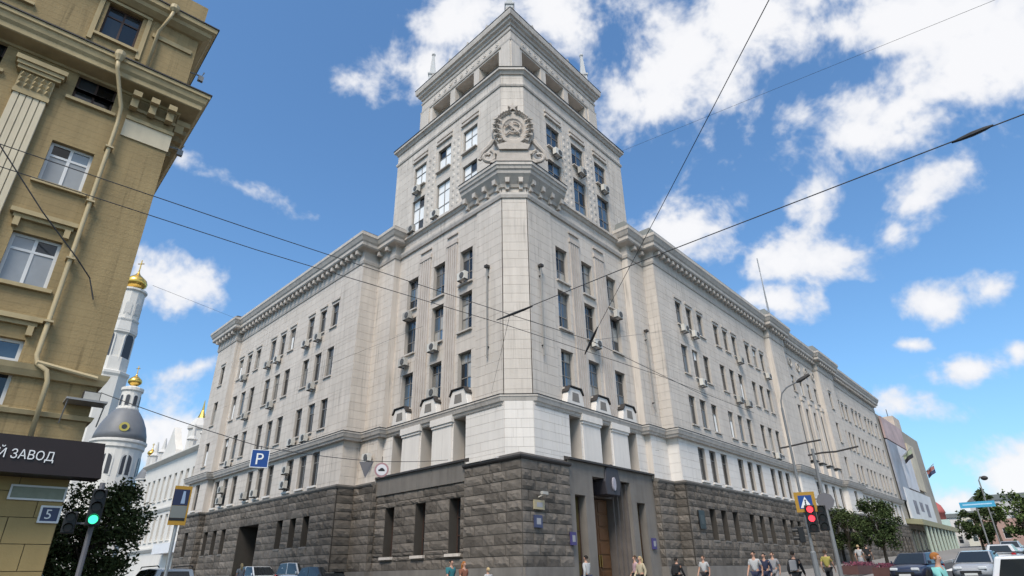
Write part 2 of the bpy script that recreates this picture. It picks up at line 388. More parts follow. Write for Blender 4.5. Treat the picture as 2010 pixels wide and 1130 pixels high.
def slab(name, plan, h, m, kerb=None):
    """pavement with a real step; plan is a plan polygon"""
    b = MB(); n = len(plan)
    b.add([(x, y, gz(x, y) - .3) for x, y in plan] + [(x, y, gz(x, y) + h) for x, y in plan],
          [tuple(range(n, 2 * n))] + [(i, (i + 1) % n, n + (i + 1) % n, n + i) for i in range(n)])
    return b.build(name, m, kind='structure')
pv = MB()
def strip(q):
    k = len(pv.v); pv.v += [(x, y, gz(x, y) + .13) for x, y in q] + [(x, y, gz(x, y) - .3) for x, y in q]; pv.f += [(k, k + 1, k + 2, k + 3), (k, k + 4, k + 5, k + 1), (k + 1, k + 5, k + 6, k + 2), (k + 2, k + 6, k + 7, k + 3), (k + 3, k + 7, k + 4, k)]
strip([FL.xy(0, -2), FRt.xy(0, -2), FRt.xy(0, 9.5), FL.xy(0, 5.2)])
for k in range(0, 110, 5): strip([FRt.xy(k, -2), FRt.xy(k + 5, -2), FRt.xy(k + 5, 9.5), FRt.xy(k, 9.5)])
for k in range(0, 60, 5): strip([FL.xy(k, -2), FL.xy(k + 5, -2), FL.xy(k + 5, 5.2), FL.xy(k, 5.2)])
pv.build('pavement', PAVE, kind='structure', fix=False)
kb = MB()
ka, kc = np.array(FL.xy(0, 5.2)), np.array(FRt.xy(0, 9.5)); kl = float(np.linalg.norm(kc - ka)); kd = (kc - ka) / kl
FK = Fr(ka, kd, (kd[1], -kd[0]))
for F, a, b_, o in ((FRt, 0, 110, 9.5), (FL, 0, 60, 5.2), (FK, 0, int(kl), .0)):
    for k in range(a, b_, 2):
        q = [F.xy(k + .01, o), F.xy(k + 1.99, o), F.xy(k + 1.99, o + .22), F.xy(k + .01, o + .22)]
        kb.add([(x, y, gz(x, y) - .1) for x, y in q] + [(x, y, gz(x, y) + .15) for x, y in q], [(4, 5, 6, 7), (0, 1, 5, 4), (1, 2, 6, 5), (2, 3, 7, 6), (3, 0, 4, 7)])
kb.build('kerb', KERB, kind='structure')
mk = MB()
for k in range(9):
    q = [FRt.xy(30 + .0, 10.5 + k * 1.1), FRt.xy(34., 10.5 + k * 1.1), FRt.xy(34, 11.05 + k * 1.1), FRt.xy(30, 11.05 + k * 1.1)]
    mk.add([(x, y, gz(x, y) + .004) for x, y in q], [(0, 1, 2, 3)])
for k in range(40, 120, 6):
    q = [FRt.xy(k, 17), FRt.xy(k + 3, 17), FRt.xy(k + 3, 17.15), FRt.xy(k, 17.15)]
    mk.add([(x, y, gz(x, y) + .004) for x, y in q], [(0, 1, 2, 3)])
mk.build('road_markings', PAINT, kind='structure')
# ------------------------------------------------------------------ the council building
HQ = thing('council_building', (CX, CY, gz(CX, CY)), 'large pale stone council building with a stepped corner tower and dark granite base', 'building')
mit = (np.array(nL) + np.array(nR)) / (1 + np.array(nL) @ np.array(nR))
def corner(o): return tuple(np.array([CX, CY]) + mit * o)
def ucorner(F, o): return float((np.array(corner(o)) - np.array([CX, CY])) @ F.d[:2])
CH = 1.1
frames = ((FL, 'L'), (FRt, 'R'))
COLS = [4.42, 7.2, 10.15]; TCOL = [4.25, 7.15, 10.12]; SC = [4.35, 7.35, 10.35]
ROWS = [(11.1, 13.45), (14.78, 17.3), (17.95, 20.35)]; TROW = [(24.05, 27.05), (28.1, 30.1)]
WOFF = {'L': 1.8, 'R': 1.4}; UA = 14.05; UC = 11.9
WC_ = {'L': [17.6, 19.45, 21.4, 24.6, 26.4, 28.3, 31.4, 33.3, 35.25], 'R': [17.35, 19.1, 21.0, 24.0, 25.85, 27.7, 30.65, 32.4, 34.2]}
WR = [(7.1, 9.3), (10.9, 13.0), (14.65, 16.87), (18.5, 20.4)]
FARC = [59.2, 61., 62.8, 65.6, 67.4, 69.2, 72., 73.8, 75.6]; CENC = [42.7, 45.2, 47.7, 50.2]
backing = MB(); GB = {'L': MB(), 'R': MB(), 'P': MB()}; ash = []; gra = []
slab_s = [slab_mesh('ashlar_block', STONE)]; slab_t = [slab_mesh('tower_ashlar_block', STONE_T)]; slab_l = [slab_mesh('washed_ashlar_block', STONE_L)]
rocks = [rock_mesh('granite_block', GRAN, 40 + i) for i in range(16)]
J = .007
def face(F, u0, u1, z0, z1, o, ops, ch=.56, bw=1.35, depth=.35, sl='s', th=.014):
    wall(backing, F, u0, u1, z0, z1, o, ops, depth)
    for (a, b, c, d) in courses(u0, u1, z0, z1, ops, ch, bw, RNG): ash.append((sl, (F, a + J, b - J, c + J, d - J, o, th)))
def rock(F, u0, u1, z0, z1, o, ops, ch=.48, bw=1.0, depth=.55):
    wall(GB[SIDE], F, u0, u1, z0, z1, o, ops, depth)
    for (a, b, c, d) in courses(u0, u1, z0, z1, ops, ch, bw, RNG, .3): gra.append((F, a + .018, b - .018, c + .018, d - .018, o, RNG.uniform(.04, .085)))
SMB = {'L': MB(), 'R': MB()}
for F, sd in frames:
    SIDE = sd; smooth = SMB[sd]; gback = GB[sd]; pale = MB()
    w = 1.2
    ops = [(c - w / 2, c + w / 2, a, b) for c in COLS for a, b in ROWS]
    topz = [(c - .75, c + .75, a, b) for c in TCOL for a, b in TROW]
    face(F, CH, 3.4, 9.9, 23.9, .05, [], .56, 1.15)
    face(F, 3.4, 13.4, 9.9, 23.9, 0, ops, .62, 1.6)
    face(F, CH, 13.4, 23.9, 33.1, 0, topz, .6, 1.3, .35, 't')
    for ci, c in enumerate(COLS):
        for k, (a, b) in enumerate(ROWS): win(F, HQ, c, a, w, b - a, -.3, 2, (.36, .74), FRAME, gms=[GLASS, GLASS, GLASSB, CURT], sill=(w + .16, .46, .1, MOULD))
    for ci, c in enumerate(TCOL):
        for k, (a, b) in enumerate(TROW):
            g_ = [REFL_BLIND] * 7 + [GLASS] if sd == 'L' else [GLASSB, GLASSB, GLASS]  # left tower: bright sky reflections put into the pane colour
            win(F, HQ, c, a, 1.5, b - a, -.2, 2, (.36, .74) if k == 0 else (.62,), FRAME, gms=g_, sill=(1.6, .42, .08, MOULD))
        hm = MB(); hm.box(F, c - .92, c + .92, -.02, .16, 30.62, 30.8); hm.box(F, c - .92, c + .92, -.02, .11, 31.02, 31.18); hm.build('hood_mould', MOULD, HQ)
    # lower stage under the string course
    lops = [(c - .52, c + .52, 7.15, 9.5, .9) for c in SC]
    face(F, ucorner(F, .3) + CH, UC + .0, 6.9, 9.75, .3, lops, .47, 1.2, .9, 'l')
    for c in SC: win(F, HQ, c, 7.15, 1.04, 2.35, -.55, 1, (.7,), FRAME, GLASS)
    for a, b in ((4.87, 6.83), (7.87, 9.83)):
        pb = MB(); pb.box(F, a + .12, b - .12, .3, .38, 7.1, 9.2); pb.box(F, a - .02, b + .02, .3, .5, 9.35, 9.72); pb.box(F, a + .05, b - .05, .3, .44, 9.2, 9.35); pb.build('pilaster', STONE_L, HQ)
    # section between tower and wing
    face(F, UC, UA, 9.9, 22.7, .5, [], .56, 1.1)
    face(F, UC, UA, 6.75, 9.75, .72, [], .47, 1.1, sl='l' if sd == 'R' else 's')
    rock(F, UC, UA, 1.9, 6.7, .85, [])
    pale.quad(F.p(UC, 0, 9.9), F.p(UC, .5, 9.9), F.p(UC, .5, 22.7), F.p(UC, 0, 22.7))
    pale.quad(F.p(UC, .3, 6.8), F.p(UC, .72, 6.8), F.p(UC, .72, 9.75), F.p(UC, .3, 9.75))
    MB().box(F, UC + .02, UC + .3, .3, .84, -1, 6.6).build('granite_return', GRANB, HQ); rock(Fr(F.xy(UC, .5), F.n[:2], -F.d[:2]), .0, .36, 1.9, 6.68, .0, [])
    pale.build('return_wall', STONE, HQ, fix=False)
    # wing
    W = WOFF[sd]; cols = WC_[sd]; end = 36.2 if sd == 'L' else 36.
    # return face of the wing as a little frame of its own
    G = Fr(F.xy(UA, .5), F.n[:2], -F.d[:2])
    for (z0, z1, a, b, s_) in ((9.9, 22.7, 0, W - .5, 's'), (6.75, 9.75, .22, W - .38, 'l' if sd == 'R' else 's')):
        face(G, a, b, z0, z1, 0, [], .56, .9, sl=s_)
    rock(G, .35, W - .3, 1.9, 6.7, .0, [])
    secs = [(UA, end, W, cols)]
    if sd == 'L': secs.append((36.2, 40.9, W + .5, [38.5]))
    else: secs += [(36., 40., W + .5, []), (40., 51., W, CENC), (51., 57., W + .5, [54.]), (57., 79.5, W, FARC + [78.2])]
    for (a, b, wo, cl) in secs:
        cen = cl is CENC
        rw = WR[1:] if not cen else [(11.4, 17.0), (18.4, 20.2)]
        ww = .98
        ops = [(c - ww / 2, c + ww / 2, p, q) for c in cl for p, q in rw]
        face(F, a, b, 9.9, 22.7, wo, ops, .56 if wo < 3 and a < 36 else .7, 1.5)
        for c in cl:
            for (p, q) in rw:
                win(F, HQ, c, p, ww, q - p, wo - .2, 2 if a < 36 else 1, (.68,), FRAME, gms=[GLASS] * 7 + [GLASSB, GLASSB, CURT, CURT, REFL_BLIND], sill=(ww + .14, .32, .09, MOULD))
            if not cen:
                hd = MB(); hd.box(F, c - .6, c + .6, wo - .02, wo + .1, 20.62, 20.78); hd.build('window_hood', MOULD, HQ)
        lo = [(c - .52, c + .52, WR[0][0], WR[0][1]) for c in cl]
        face(F, a, b, 6.75, 9.75, wo + .12, lo, .5, 1.3, .55, 'l' if sd == 'R' else 's')
        for c in cl: win(F, HQ, c, WR[0][0], 1.04, 2.2, wo - .1, 2 if a < 36 else 1, (.7,), FRAME, GLASS, sill=(1.2, .35, .12, STONE_L))
        # granite storey
        go = wo + .25; gops = [(c - .42, c + .42, 3.4, 5.3, .6) for c in cl]
        if sd == 'L' and a < 20:
            gops = [g_ for g_ in gops if not 24.5 < (g_[0] + g_[1]) / 2 < 29]; gops.append((24.9, 28.4, -1, 5.2, 2.2))
        if cen: gops = [(c - .5, c + .5, 2.2, 5.4, .6) for c in cl]
        rock(F, a, b, 1.9, 6.7, go, gops, .48, 1.05, .6)
        for g_ in gops:
            if g_[2] > 0: win(F, HQ, (g_[0] + g_[1]) / 2, g_[2], g_[1] - g_[0], g_[3] - g_[2], go - .5, 1, (.7,), FRAMEB, GLASS, sill=(g_[1] - g_[0] + .1, .56, .1, GRANS))
        if sd == 'L' and a < 20:
            smooth.box(F, a, 24.9, go - .4, go + .16, -1, 1.9); smooth.box(F, 28.4, b, go - .4, go + .16, -1, 1.9)
        else: smooth.box(F, a, b, go - 1.1, go + .16, -1, 1.9)
        if a > 20 and wo > W: rock(Fr(F.xy(a, W + .25), F.n[:2], -F.d[:2]), 0, .5, 1.9, 6.68, .0, [])
        for (x, oo) in ((a, wo), (b, wo)):   # returns
            MB().box(F, x - .03 if x == b else x, x + .03 if x == a else x, oo - 1.2, oo + .135, 6.7, 9.8).build('return_wall', STONE_L if sd == 'R' else STONE, HQ); MB().box(F, x - .03 if x == b else x, x + .03 if x == a else x, oo - 1.2, oo + .017, 9.8, 22.7).build('return_wall', STONE, HQ)
            MB().box(F, x - .1 if x == b else x, x + .1 if x == a else x, oo - 1.2, oo + .24, 1.9, 6.62).build('granite_return', GRANB, HQ)
    smooth.box(F, UC - .05, UA, .3, 1.0, -1, 1.9)
# gate in the left wing
gm_ = MB(); GW = mat('dark_gate_wood', (.03, .028, .026), .6, .2, 3)
for k in range(2):
    gl = MB(); gl.box(FL, 24.95 + k * 1.75, 26.6 + k * 1.75, .02, .12, .2, 5.1)
    for j in range(3): gl.box(FL, 25.1 + k * 1.75, 26.45 + k * 1.75, .11, .16, .6 + j * 1.5, 1.85 + j * 1.5)
    gl.build('gate_leaf', GW, HQ)
# chamfer faces
P1, P2 = FL.xy(CH, 0), FRt.xy(CH, 0)
cdv = np.array(P2) - np.array(P1); cw = float(np.linalg.norm(cdv)); cdv /= cw
FC = Fr(((P1[0] + P2[0]) / 2, (P1[1] + P2[1]) / 2), cdv, (cdv[1], -cdv[0]))
face(FC, -cw / 2, cw / 2, 9.9, 23.9, .05, [], .56, .9)
face(FC, -cw / 2, cw / 2, 23.9, 33.1, 0, [], .6, .9, sl='t')
uL3 = ucorner(FL, .3); uR3 = ucorner(FRt, .3)
p1, p2 = FL.xy(uL3 + CH, .3), FRt.xy(uR3 + CH, .3); d2 = np.array(p2) - np.array(p1); w2 = float(np.linalg.norm(d2)); d2 /= w2
F3 = Fr(((p1[0] + p2[0]) / 2, (p1[1] + p2[1]) / 2), d2, (d2[1], -d2[0]))
face(F3, -w2 / 2, w2 / 2, 6.9, 9.75, 0, [], .47, .9, sl='l')
# granite: corner pier, left bays, right portal
for F, sd, e in ((FL, 'L', 3.5), (FRt, 'R', 3.15)):
    SIDE = sd if sd == 'L' else 'P'; smooth = SMB[sd]; gback = GB[SIDE]
    u0 = ucorner(F, .62); rock(F, u0, e, 1.9, 6.62, .62, [], .475, .95)
    smooth.box(F, u0 - .1 + .1, e, .2, .74, -1, 1.9)
    gback.quad(F.p(e, .3, -1), F.p(e, .62, -1), F.p(e, .62, 6.7), F.p(e, .3, 6.7))
gops = [(c - .45, c + .45, 2.6, 5.25, .7) for c in SC]
SIDE = 'L'; smooth = SMB['L']
rock(FL, 3.5, UC, 1.9, 6.0, .5, gops, .475, 1.0, .7)
smooth.box(FL, 3.5, UC, .3, .62, -1, 1.9)
for c in SC:
    win(FL, HQ, c, 2.6, .9, 2.65, -.1, 1, (.33, .66), FRAMEB, GLASS, sill=(1.15, .78, .14, STONE))
bd = MB()
for k in range(6): bd.box(FL, 3.5 + k * 1.4 + .008, 3.5 + (k + 1) * 1.4 - .008, .3, .6, 6.0, 7.0)
bd.build('smooth_granite_band', GRANS, HQ)
# portal
pops = [(3.65, 4.6, .8, 5.3, .6), (9.75, 10.7, .8, 5.3, .6), (5.35, 9.15, -1, 6.35, 1.5)]
pt = MB(); wall(pt, FRt, 3.15, UC, -1, 7.0, .52, pops); pt.build('portal_surround', GRANS, HQ)
for u in (4.125, 10.225): win(FRt, HQ, u, .8, .95, 4.5, -.0, 1, (.3, .62), FRAMEB, mat('amber_glass', (.10, .075, .03), .12, .3, 1, spec=.7))
pi = MB()
for s_ in (0, 1):
    for k in range(4): a = 5.35 + .17 * k if not s_ else 9.15 - .17 * (k + 1); pi.box(FRt, a, a + .165, -1.0, .3 - k * .2, -1, 6.3)
pi.box(FRt, 6.03, 8.47, -1.0, -.35, 5.45, 6.3); pi.build('portal_reveal', mat('brown_granite', (.125, .108, .098), .65, .25, 1.5, .15, .1, 30), HQ)
DOORM = mat('oak_door', (.11, .052, .022), .45, .25, 2, .2, .1, 30)
for s_ in (0, 1):
    dl = MB(); a = 6.1 + 1.17 * s_; dl.box(FRt, a, a + 1.13, -.78, -.7, .9, 5.4)
    dpo = dl.build('door_leaf', DOORM, HQ)
    for j in range(6): MB().box(FRt, a + .14, a + .99, -.7, -.66, 1.1 + j * .72, 1.7 + j * .72).build('door_panel', DOORM, dpo, bev=.02)
    MB().box(FRt, a + (1.02 if not s_ else .06), a + (1.07 if not s_ else .11), -.66, -.58, 1.9, 2.5).build('door_handle', mat('brass', (.5, .35, .12), .35, metal=1.), dpo)
stp = MB()
for k in range(3): stp.box(FRt, 4.9 - .3 * k, 9.6 + .3 * k, .55, 1.4 + .35 * k, -1, 1.38 - .15 * k)
stp.build('entrance_steps', GRANS, HQ)
ct = MB(); ct.prism(FRt, [(6.45, 6.2), (6.6, 5.5), (7.9, 5.5), (8.05, 6.2), (7.85, 6.95), (7.25, 7.2), (6.65, 6.95)], -.3, .62)
cto = ct.build('door_cartouche', mat('dark_bronze', (.045, .042, .05), .5, .2, 4), HQ, bev=.05)
cs = MB(); cs.prism(FRt, [(7.25 + .15 * math.cos(t), 6.1 + .36 * math.sin(t)) for t in np.linspace(0, 2 * math.pi, 17)[:-1]], .6, .72); cs.build('shield', mat('pale_shield', (.33, .32, .37), .6, .2, 4), cto)
# joined backings and block courses
backing.build('wall_core', MORTAR, HQ, fix=False)
for k in 'LRP': GB[k].build('granite_core', GRANB, HQ, fix=False)
granite_base = SMB['L'].build('granite_base', GRANS, HQ); SMB['R'].build('granite_base', GRANS, HQ)
lay(gra, rocks, granite_base, 'granite_block', HQ, 'distant_granite_blocks', 300, RNG)
facing = MB()
facing.sweep([FL.xy(UC, 0), FL.xy(CH, 0), FRt.xy(CH, 0), FRt.xy(UC, 0)], [(0, 22.55), (.14, 22.55), (.2, 22.75), (.2, 22.9), (0, 22.95)])
facing = facing.build('ashlar_facing', MOULD, HQ)
def show(b):
    q = b[0].p((b[1] + b[2]) / 2, b[5], (b[3] + b[4]) / 2) - EYE; return (b[2] - b[1]) * (b[4] - b[3]) * abs(q @ b[0].n) / (q @ q) ** 1.5
order = sorted(ash, key=lambda t: show(t[1]), reverse=True); top = {id(t) for t in order[:300]}
for k, ms in (('s', slab_s), ('t', slab_t), ('l', slab_l)):
    lay([t[1] for t in ash if t[0] == k and id(t) in top], ms, facing, 'ashlar_block', HQ, 'ashlar_courses', 999, RNG)
    lay([t[1] for t in ash if t[0] == k and id(t) not in top], ms, facing, 'ashlar_block', HQ, 'ashlar_courses', 0, RNG)
# string course, cornices, ledges
LP = [FL.xy(40.9, 1.1), FL.xy(40.9, 2.3), FL.xy(36.2, 2.3), FL.xy(36.2, 1.8), FL.xy(UA, 1.8), FL.xy(UA, .5), FL.xy(UC, .5), FL.xy(UC, 0)]
RP = [FRt.xy(UC, 0), FRt.xy(UC, .5), FRt.xy(UA, .5), FRt.xy(UA, 1.4), FRt.xy(36, 1.4), FRt.xy(36, 1.9), FRt.xy(40, 1.9), FRt.xy(40, 1.4), FRt.xy(51, 1.4), FRt.xy(51, 1.9), FRt.xy(57, 1.9), FRt.xy(57, 1.4), FRt.xy(79.5, 1.4), FRt.xy(79.5, .4)]
MID = [FL.xy(CH, 0), FRt.xy(CH, 0)]
MB().sweep(LP + MID + RP, [(-.1, 9.55), (.36, 9.55), (.40, 9.68), (.46, 9.72), (.52, 9.92), (.55, 9.95), (.55, 10.04), (.02, 10.12), (-.1, 10.12)]).build('string_course', MOULD, HQ)
MB().sweep(LP + MID + RP, [(-.05, 10.125), (.5, 10.05), (.57, 10.05), (.57, 10.085), (-.05, 10.16)]).build('string_flashing', DARKM, HQ)
CORN = [(-.3, 22.5), (.07, 22.5), (.12, 22.7), (.10, 22.8), (.10, 23.42), (.2, 23.5), (.55, 23.56), (.62, 23.66), (.62, 23.9), (.7, 24.0), (.82, 24.3), (.86, 24.34), (.86, 24.58), (-.3, 24.62)]
MB().sweep(LP, CORN).build('cornice', MOULD, HQ); MB().sweep(RP, CORN).build('cornice', MOULD, HQ)
for P_, h in ((LP, 24.95), (RP, 25.45)): MB().sweep(P_, [(.78, 24.63), (.6, 24.8), (.25, h), (-.15, h + .03), (-.15, 24.63)]).build('parapet_flashing', ROOF if P_ is RP else DARKM, HQ)
mod = MB().box(LF, -.13, .13, 0, .42, 0, .3).mesh('modillion', MOULD)
for F, sp_ in ((FL, [(UA, 36.2, 1.8), (36.2, 40.9, 2.3), (UC, UA, .5)]), (FRt, [(UA, 36, 1.4), (36, 40, 1.9), (40, 51, 1.4), (51, 57, 1.9), (57, 79.5, 1.4), (UC, UA, .5)])):
    for a, b, o in sp_:
        n = int((b - a) / .72)
        for k in range(n): inst('modillion', mod, HQ, F.M(a + (b - a) * (k + .5) / n, o + .1, 23.2))
# granite top ledge
GL = [FL.xy(40.9, 2.6), FL.xy(36.2, 2.6), FL.xy(36.2, 2.05), FL.xy(UA, 2.05), FL.xy(UA, .85), FL.xy(UC, .85)]
GR_ = [FRt.xy(UC, .85), FRt.xy(UA, .85), FRt.xy(UA, 1.65), FRt.xy(36, 1.65), FRt.xy(36, 2.15), FRt.xy(40, 2.15), FRt.xy(40, 1.65), FRt.xy(51, 1.65), FRt.xy(51, 2.15), FRt.xy(57, 2.15), FRt.xy(57, 1.65), FRt.xy(79.5, 1.65)]
for P_ in (GL, GR_): MB().sweep(P_, [(-.3, 6.62), (.06, 6.62), (.12, 6.72), (.12, 6.82), (-.3, 6.92)]).build('granite_ledge', GRANS, HQ)
MB().sweep([FL.xy(UC, .5), FL.xy(3.5, .5)], [(-.2, 7.0), (.22, 7.0), (.22, 7.1), (-.2, 7.22)]).build('ledge_flashing', DARKM, HQ)
MB().sweep([FRt.xy(3.15, .5), FRt.xy(UC, .5)], [(-.2, 7.0), (.22, 7.0), (.22, 7.1), (-.2, 7.22)]).build('ledge_flashing', DARKM, HQ)
MB().sweep([FL.xy(3.55, .6), corner(.6), FRt.xy(3.2, .6)], [(-.32, 6.62), (.1, 6.62), (.16, 6.7), (.16, 6.78), (-.32, 7.0)]).build('pier_ledge', DARKM, HQ)
for u0, u1 in ((.9, 2.0), (2.1, 3.2)): MB().box(FL, u0, u1, .55, .8, 6.8, 6.88).build('ledge_patch', STONE_L, HQ)
# roofs and far sides
rf = MB()
rf.add([(*p, 24.6) for p in (FL.xy(40.9, 2.3), FL.xy(36.2, 1.8), FL.xy(UA, 1.8), FL.xy(UA, -.5), FL.xy(4, -.5), FL.xy(4, -14), FL.xy(40.9, -14))], [tuple(range(7))])
rf.add([(*p, 24.59) for p in (FRt.xy(79.5, 1.4), FRt.xy(UA, 1.4), FRt.xy(UA, -.5), FRt.xy(4, -.5), FRt.xy(4, -14), FRt.xy(79.5, -14))], [tuple(range(6))])
for F, e, o in ((FL, 40.9, 2.3), (FRt, 79.5, 1.4)):
    rf.quad(F.p(e, o, -1), F.p(e, -14, -1), F.p(e, -14, 24.6), F.p(e, o, 24.6)); rf.quad(F.p(e, -14, -1), F.p(14, -14, -1), F.p(14, -14, 24.6), F.p(e, -14, 24.6))
rf.build('roof', STONE, HQ, fix=False)
far = np.array([CX, CY]) + 13.4 * (np.array(dL) + np.array(dR))
tw = MB()
for a, b in ((FL.xy(13.4, 0), tuple(far)), (tuple(far), FRt.xy(13.4, 0))): tw.quad((*a, 22), (*b, 22), (*b, 33.1), (*a, 33.1))
tw.add([(*p, 33.3) for p in (FL.xy(CH, 0), FRt.xy(CH, 0), FRt.xy(13.4, 0), tuple(far), FL.xy(13.4, 0))], [(0, 1, 2, 3, 4)])
tw.build('tower_rear_walls', STONE_T, HQ, fix=False)
TP = [tuple(far), FL.xy(13.4, 0)] + MID + [FRt.xy(13.4, 0)]
MB().sweep(TP, [(0, 31.75), (.08, 31.75), (.12, 31.9), (.08, 32.0), (0, 32.0)], True).build('tower_frieze_line', MOULD, HQ)
MB().sweep(TP, [(-.1, 32.75), (.1, 32.8), (.2, 33.02), (.3, 33.06), (.3, 33.26), (-.1, 33.38)], True).build('tower_ledge', MOULD, HQ)
MB().sweep(TP, [(-.1, 33.39), (.3, 33.27), (.34, 33.27), (.34, 33.31), (-.1, 33.43)], True).build('tower_ledge_flashing', DARKM, HQ)
for F in (FL, FRt):
    s_ = MB(); pth = [F.xy(UC, 0), F.xy(4.41, 0)]; pth = pth if F is FL else pth[::-1]
    s_.sweep(pth, [(0, 23.55), (.1, 23.6), (.18, 23.78), (.28, 23.8), (.28, 23.95), (0, 24.02)]); s_.build('tower_base_ledge', MOULD, HQ)
# fluted strips on the tower base and carved strips on the tower
for F, sd in frames:
    for a, b in ((5.3, 6.35), (8.1, 9.3)):
        fs = MB(); n = 5; st = (b - a) / n
        for k in range(n): fs.box(F, a + st * k + .03, a + st * (k + 1) - .03, .0, .1, 10.15, 21.2)
        fs.box(F, a - .04, b + .04, 0, .14, 21.2, 21.5); fs.box(F, a - .02, b + .02, 0, .12, 21.9, 22.0)
        fs.build('fluted_strip', mat('warm_fluted_stone', (.50, .445, .40), .9, .2, 1.6, .22, .2, 8), HQ)
    for a, b in ((5.08, 6.32), (7.98, 9.28)):
        cv = MB(); cv.box(F, a + .12, b - .12, 0, .05, 24.2, 30.3)
        for k in range(10):
            for j in range(2):
                u = a + .38 + j * .5; z = 24.5 + k * .6; cv.add([F.p(u + .17 * math.cos(t) * r_, .05 + .07 * (1 - r_), z + .21 * math.sin(t) * r_) for r_ in (1, .45) for t in np.linspace(0, 2 * math.pi, 9)[:-1]], [(i, (i + 1) % 8, 8 + (i + 1) % 8, 8 + i) for i in range(8)] + [tuple(range(8, 16))])
        cv.build('carved_strip', STONE_T, HQ)
    # keystone brackets in front of the first windows
    for c in COLS:
        kb_ = MB(); kb_.prism(F, [(c - .86, 10.12), (c + .86, 10.12), (c + .68, 10.78), (c + .48, 11.08), (c - .48, 11.08), (c - .68, 10.78)], .02, .42)
        ko = kb_.build('window_bracket', STONE_L, HQ, bev=.04)
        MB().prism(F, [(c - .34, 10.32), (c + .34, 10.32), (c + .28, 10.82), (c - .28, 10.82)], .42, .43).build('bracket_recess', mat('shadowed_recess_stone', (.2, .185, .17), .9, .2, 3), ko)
        hd = MB(); hd.prism(F, [(c - .74, 10.78), (c - .52, 11.12), (c + .52, 11.12), (c + .74, 10.78), (c + .74, 10.84), (c + .56, 11.17), (c - .56, 11.17), (c - .74, 10.84)], .0, .5); hd.build('bracket_cover', DARKM, ko)
# central bay ornaments on the long wing
for c in CENC:
    md = MB(); md.add([FRt.p(c + .55 * r_ * math.cos(t), 1.4 + o, 21.6 + .55 * r_ * math.sin(t)) for r_, o in ((1, .03), (1, .14), (.75, .16), (.7, .06), (.3, .06), (.2, .16)) for t in np.linspace(0, 2 * math.pi, 13)[:-1]], [(r_ * 12 + i, r_ * 12 + (i + 1) % 12, r_ * 12 + 12 + (i + 1) % 12, r_ * 12 + 12 + i) for r_ in range(5) for i in range(12)])
    md.build('medallion', MOULD, HQ)
    MB().prism(FRt, [(c - .8, 10.12), (c + .8, 10.12), (c + .6, 10.9), (c + .4, 11.2), (c - .4, 11.2), (c - .6, 10.9)], 1.4, 1.85).build('window_bracket', STONE, HQ)
    MB().box(FRt, c - .7, c + .7, 1.4, 1.95, 11.22, 11.32).build('bracket_cover', DARKM, HQ)
for c in (41.4, 43.95, 46.45, 48.95, 51 - .4):
    fl = MB()
    for k in range(4): fl.box(FRt, c - .4 + .2 * k + .02, c - .4 + .2 * k + .18, 1.4, 1.55, 10.2, 17.6)
    fl.box(FRt, c - .46, c + .46, 1.4, 1.62, 17.6, 18.0); fl.build('pilaster', STONE, HQ)
# ---- balcony on the tower corner with its consoles
BP = [FL.xy(4.4, 0), FL.xy(CH, 0), FRt.xy(CH, 0), FRt.xy(4.4, 0)]
bal = MB().sweep(BP, [(-.05, 23.25), (.16, 23.3), (.22, 23.5), (.5, 23.9), (.62, 24.05), (.66, 24.25), (.74, 24.32), (.78, 24.5), (.84, 24.55), (.84, 24.76), (-.05, 24.86)]).build('balcony', MOULD, HQ)
con = MB(); con.prism(LF, [(-.14, .0), (.14, .0), (.17, .55), (.17, .95), (-.17, .95), (-.17, .55)], 0, .3); con.prism(LF, [(-.15, .5), (.15, .5), (.18, .95), (-.18, .95)], .28, .62); con = con.mesh('console', MOULD)
for F in (FL, FRt):
    for u in (1.35, 2.3, 3.25, 4.2): inst('console', con, bal, F.M(u, .05, 23.1) @ Matrix.Diagonal((.8, .75, .75, 1)))
for u in (-.42, .42): inst('console', con, bal, FC.M(u, .05, 23.1) @ Matrix.Diagonal((.8, .75, .75, 1)))
MB().sweep(BP, [(-.05, 24.865), (.84, 24.765), (.87, 24.765), (.87, 24.8), (-.05, 24.9)]).build('balcony_flashing', DARKM, bal)
# ---- carved coat of arms: plinth, scrolls, wheat wreath, ribbons, star, hammer and sickle
EM = mat('carved_emblem_stone', (.46, .41, .365), .9, .22, 2.2, .1, .5, 14)
em = bpy.data.objects.new('coat_of_arms', MB().prism(FC, [(-1.5, 24.85), (1.5, 24.85), (1.42, 25.0), (1.1, 25.08), (1.05, 25.5), (1.2, 25.6), (1.2, 25.78), (-1.2, 25.78), (-1.2, 25.6), (-1.05, 25.5), (-1.1, 25.08), (-1.42, 25.0)], .0, .62).mesh('coat_of_arms', EM))
link(em, HQ); EZ = 27.55; EO = .5
for s_ in (-1, 1):
    sc = MB(); pts = []
    for k in range(26):
        t = k / 25; a = t * 2.1 * math.pi; r_ = .52 * (1 - .72 * t); pts.append(FC.p(s_ * (1.62 + r_ * math.cos(a + 1.9)), .32, 25.5 + r_ * math.sin(a + 1.9)))
    sc.tube(pts, .13, 7); sc.tube([FC.p(s_ * 1.3, .3, 26.8), FC.p(s_ * 1.55, .32, 26.35), FC.p(s_ * 1.95, .3, 25.85), FC.p(s_ * 2.15, .25, 25.3)], .19, 7, .12); sc.build('scroll', EM, em)
dk = MB(); dk.add([FC.p(1.12 * r_ * math.cos(t), EO + o, EZ + 1.45 * r_ * math.sin(t)) for r_, o in ((1.25, -.45), (1.2, .0), (1, .08), (.62, .06), (.55, -.02), (.05, .0)) for t in np.linspace(0, 2 * math.pi, 25)[:-1]], [(r_ * 24 + i, r_ * 24 + (i + 1) % 24, r_ * 24 + 24 + (i + 1) % 24, r_ * 24 + 24 + i) for r_ in range(5) for i in range(24)])
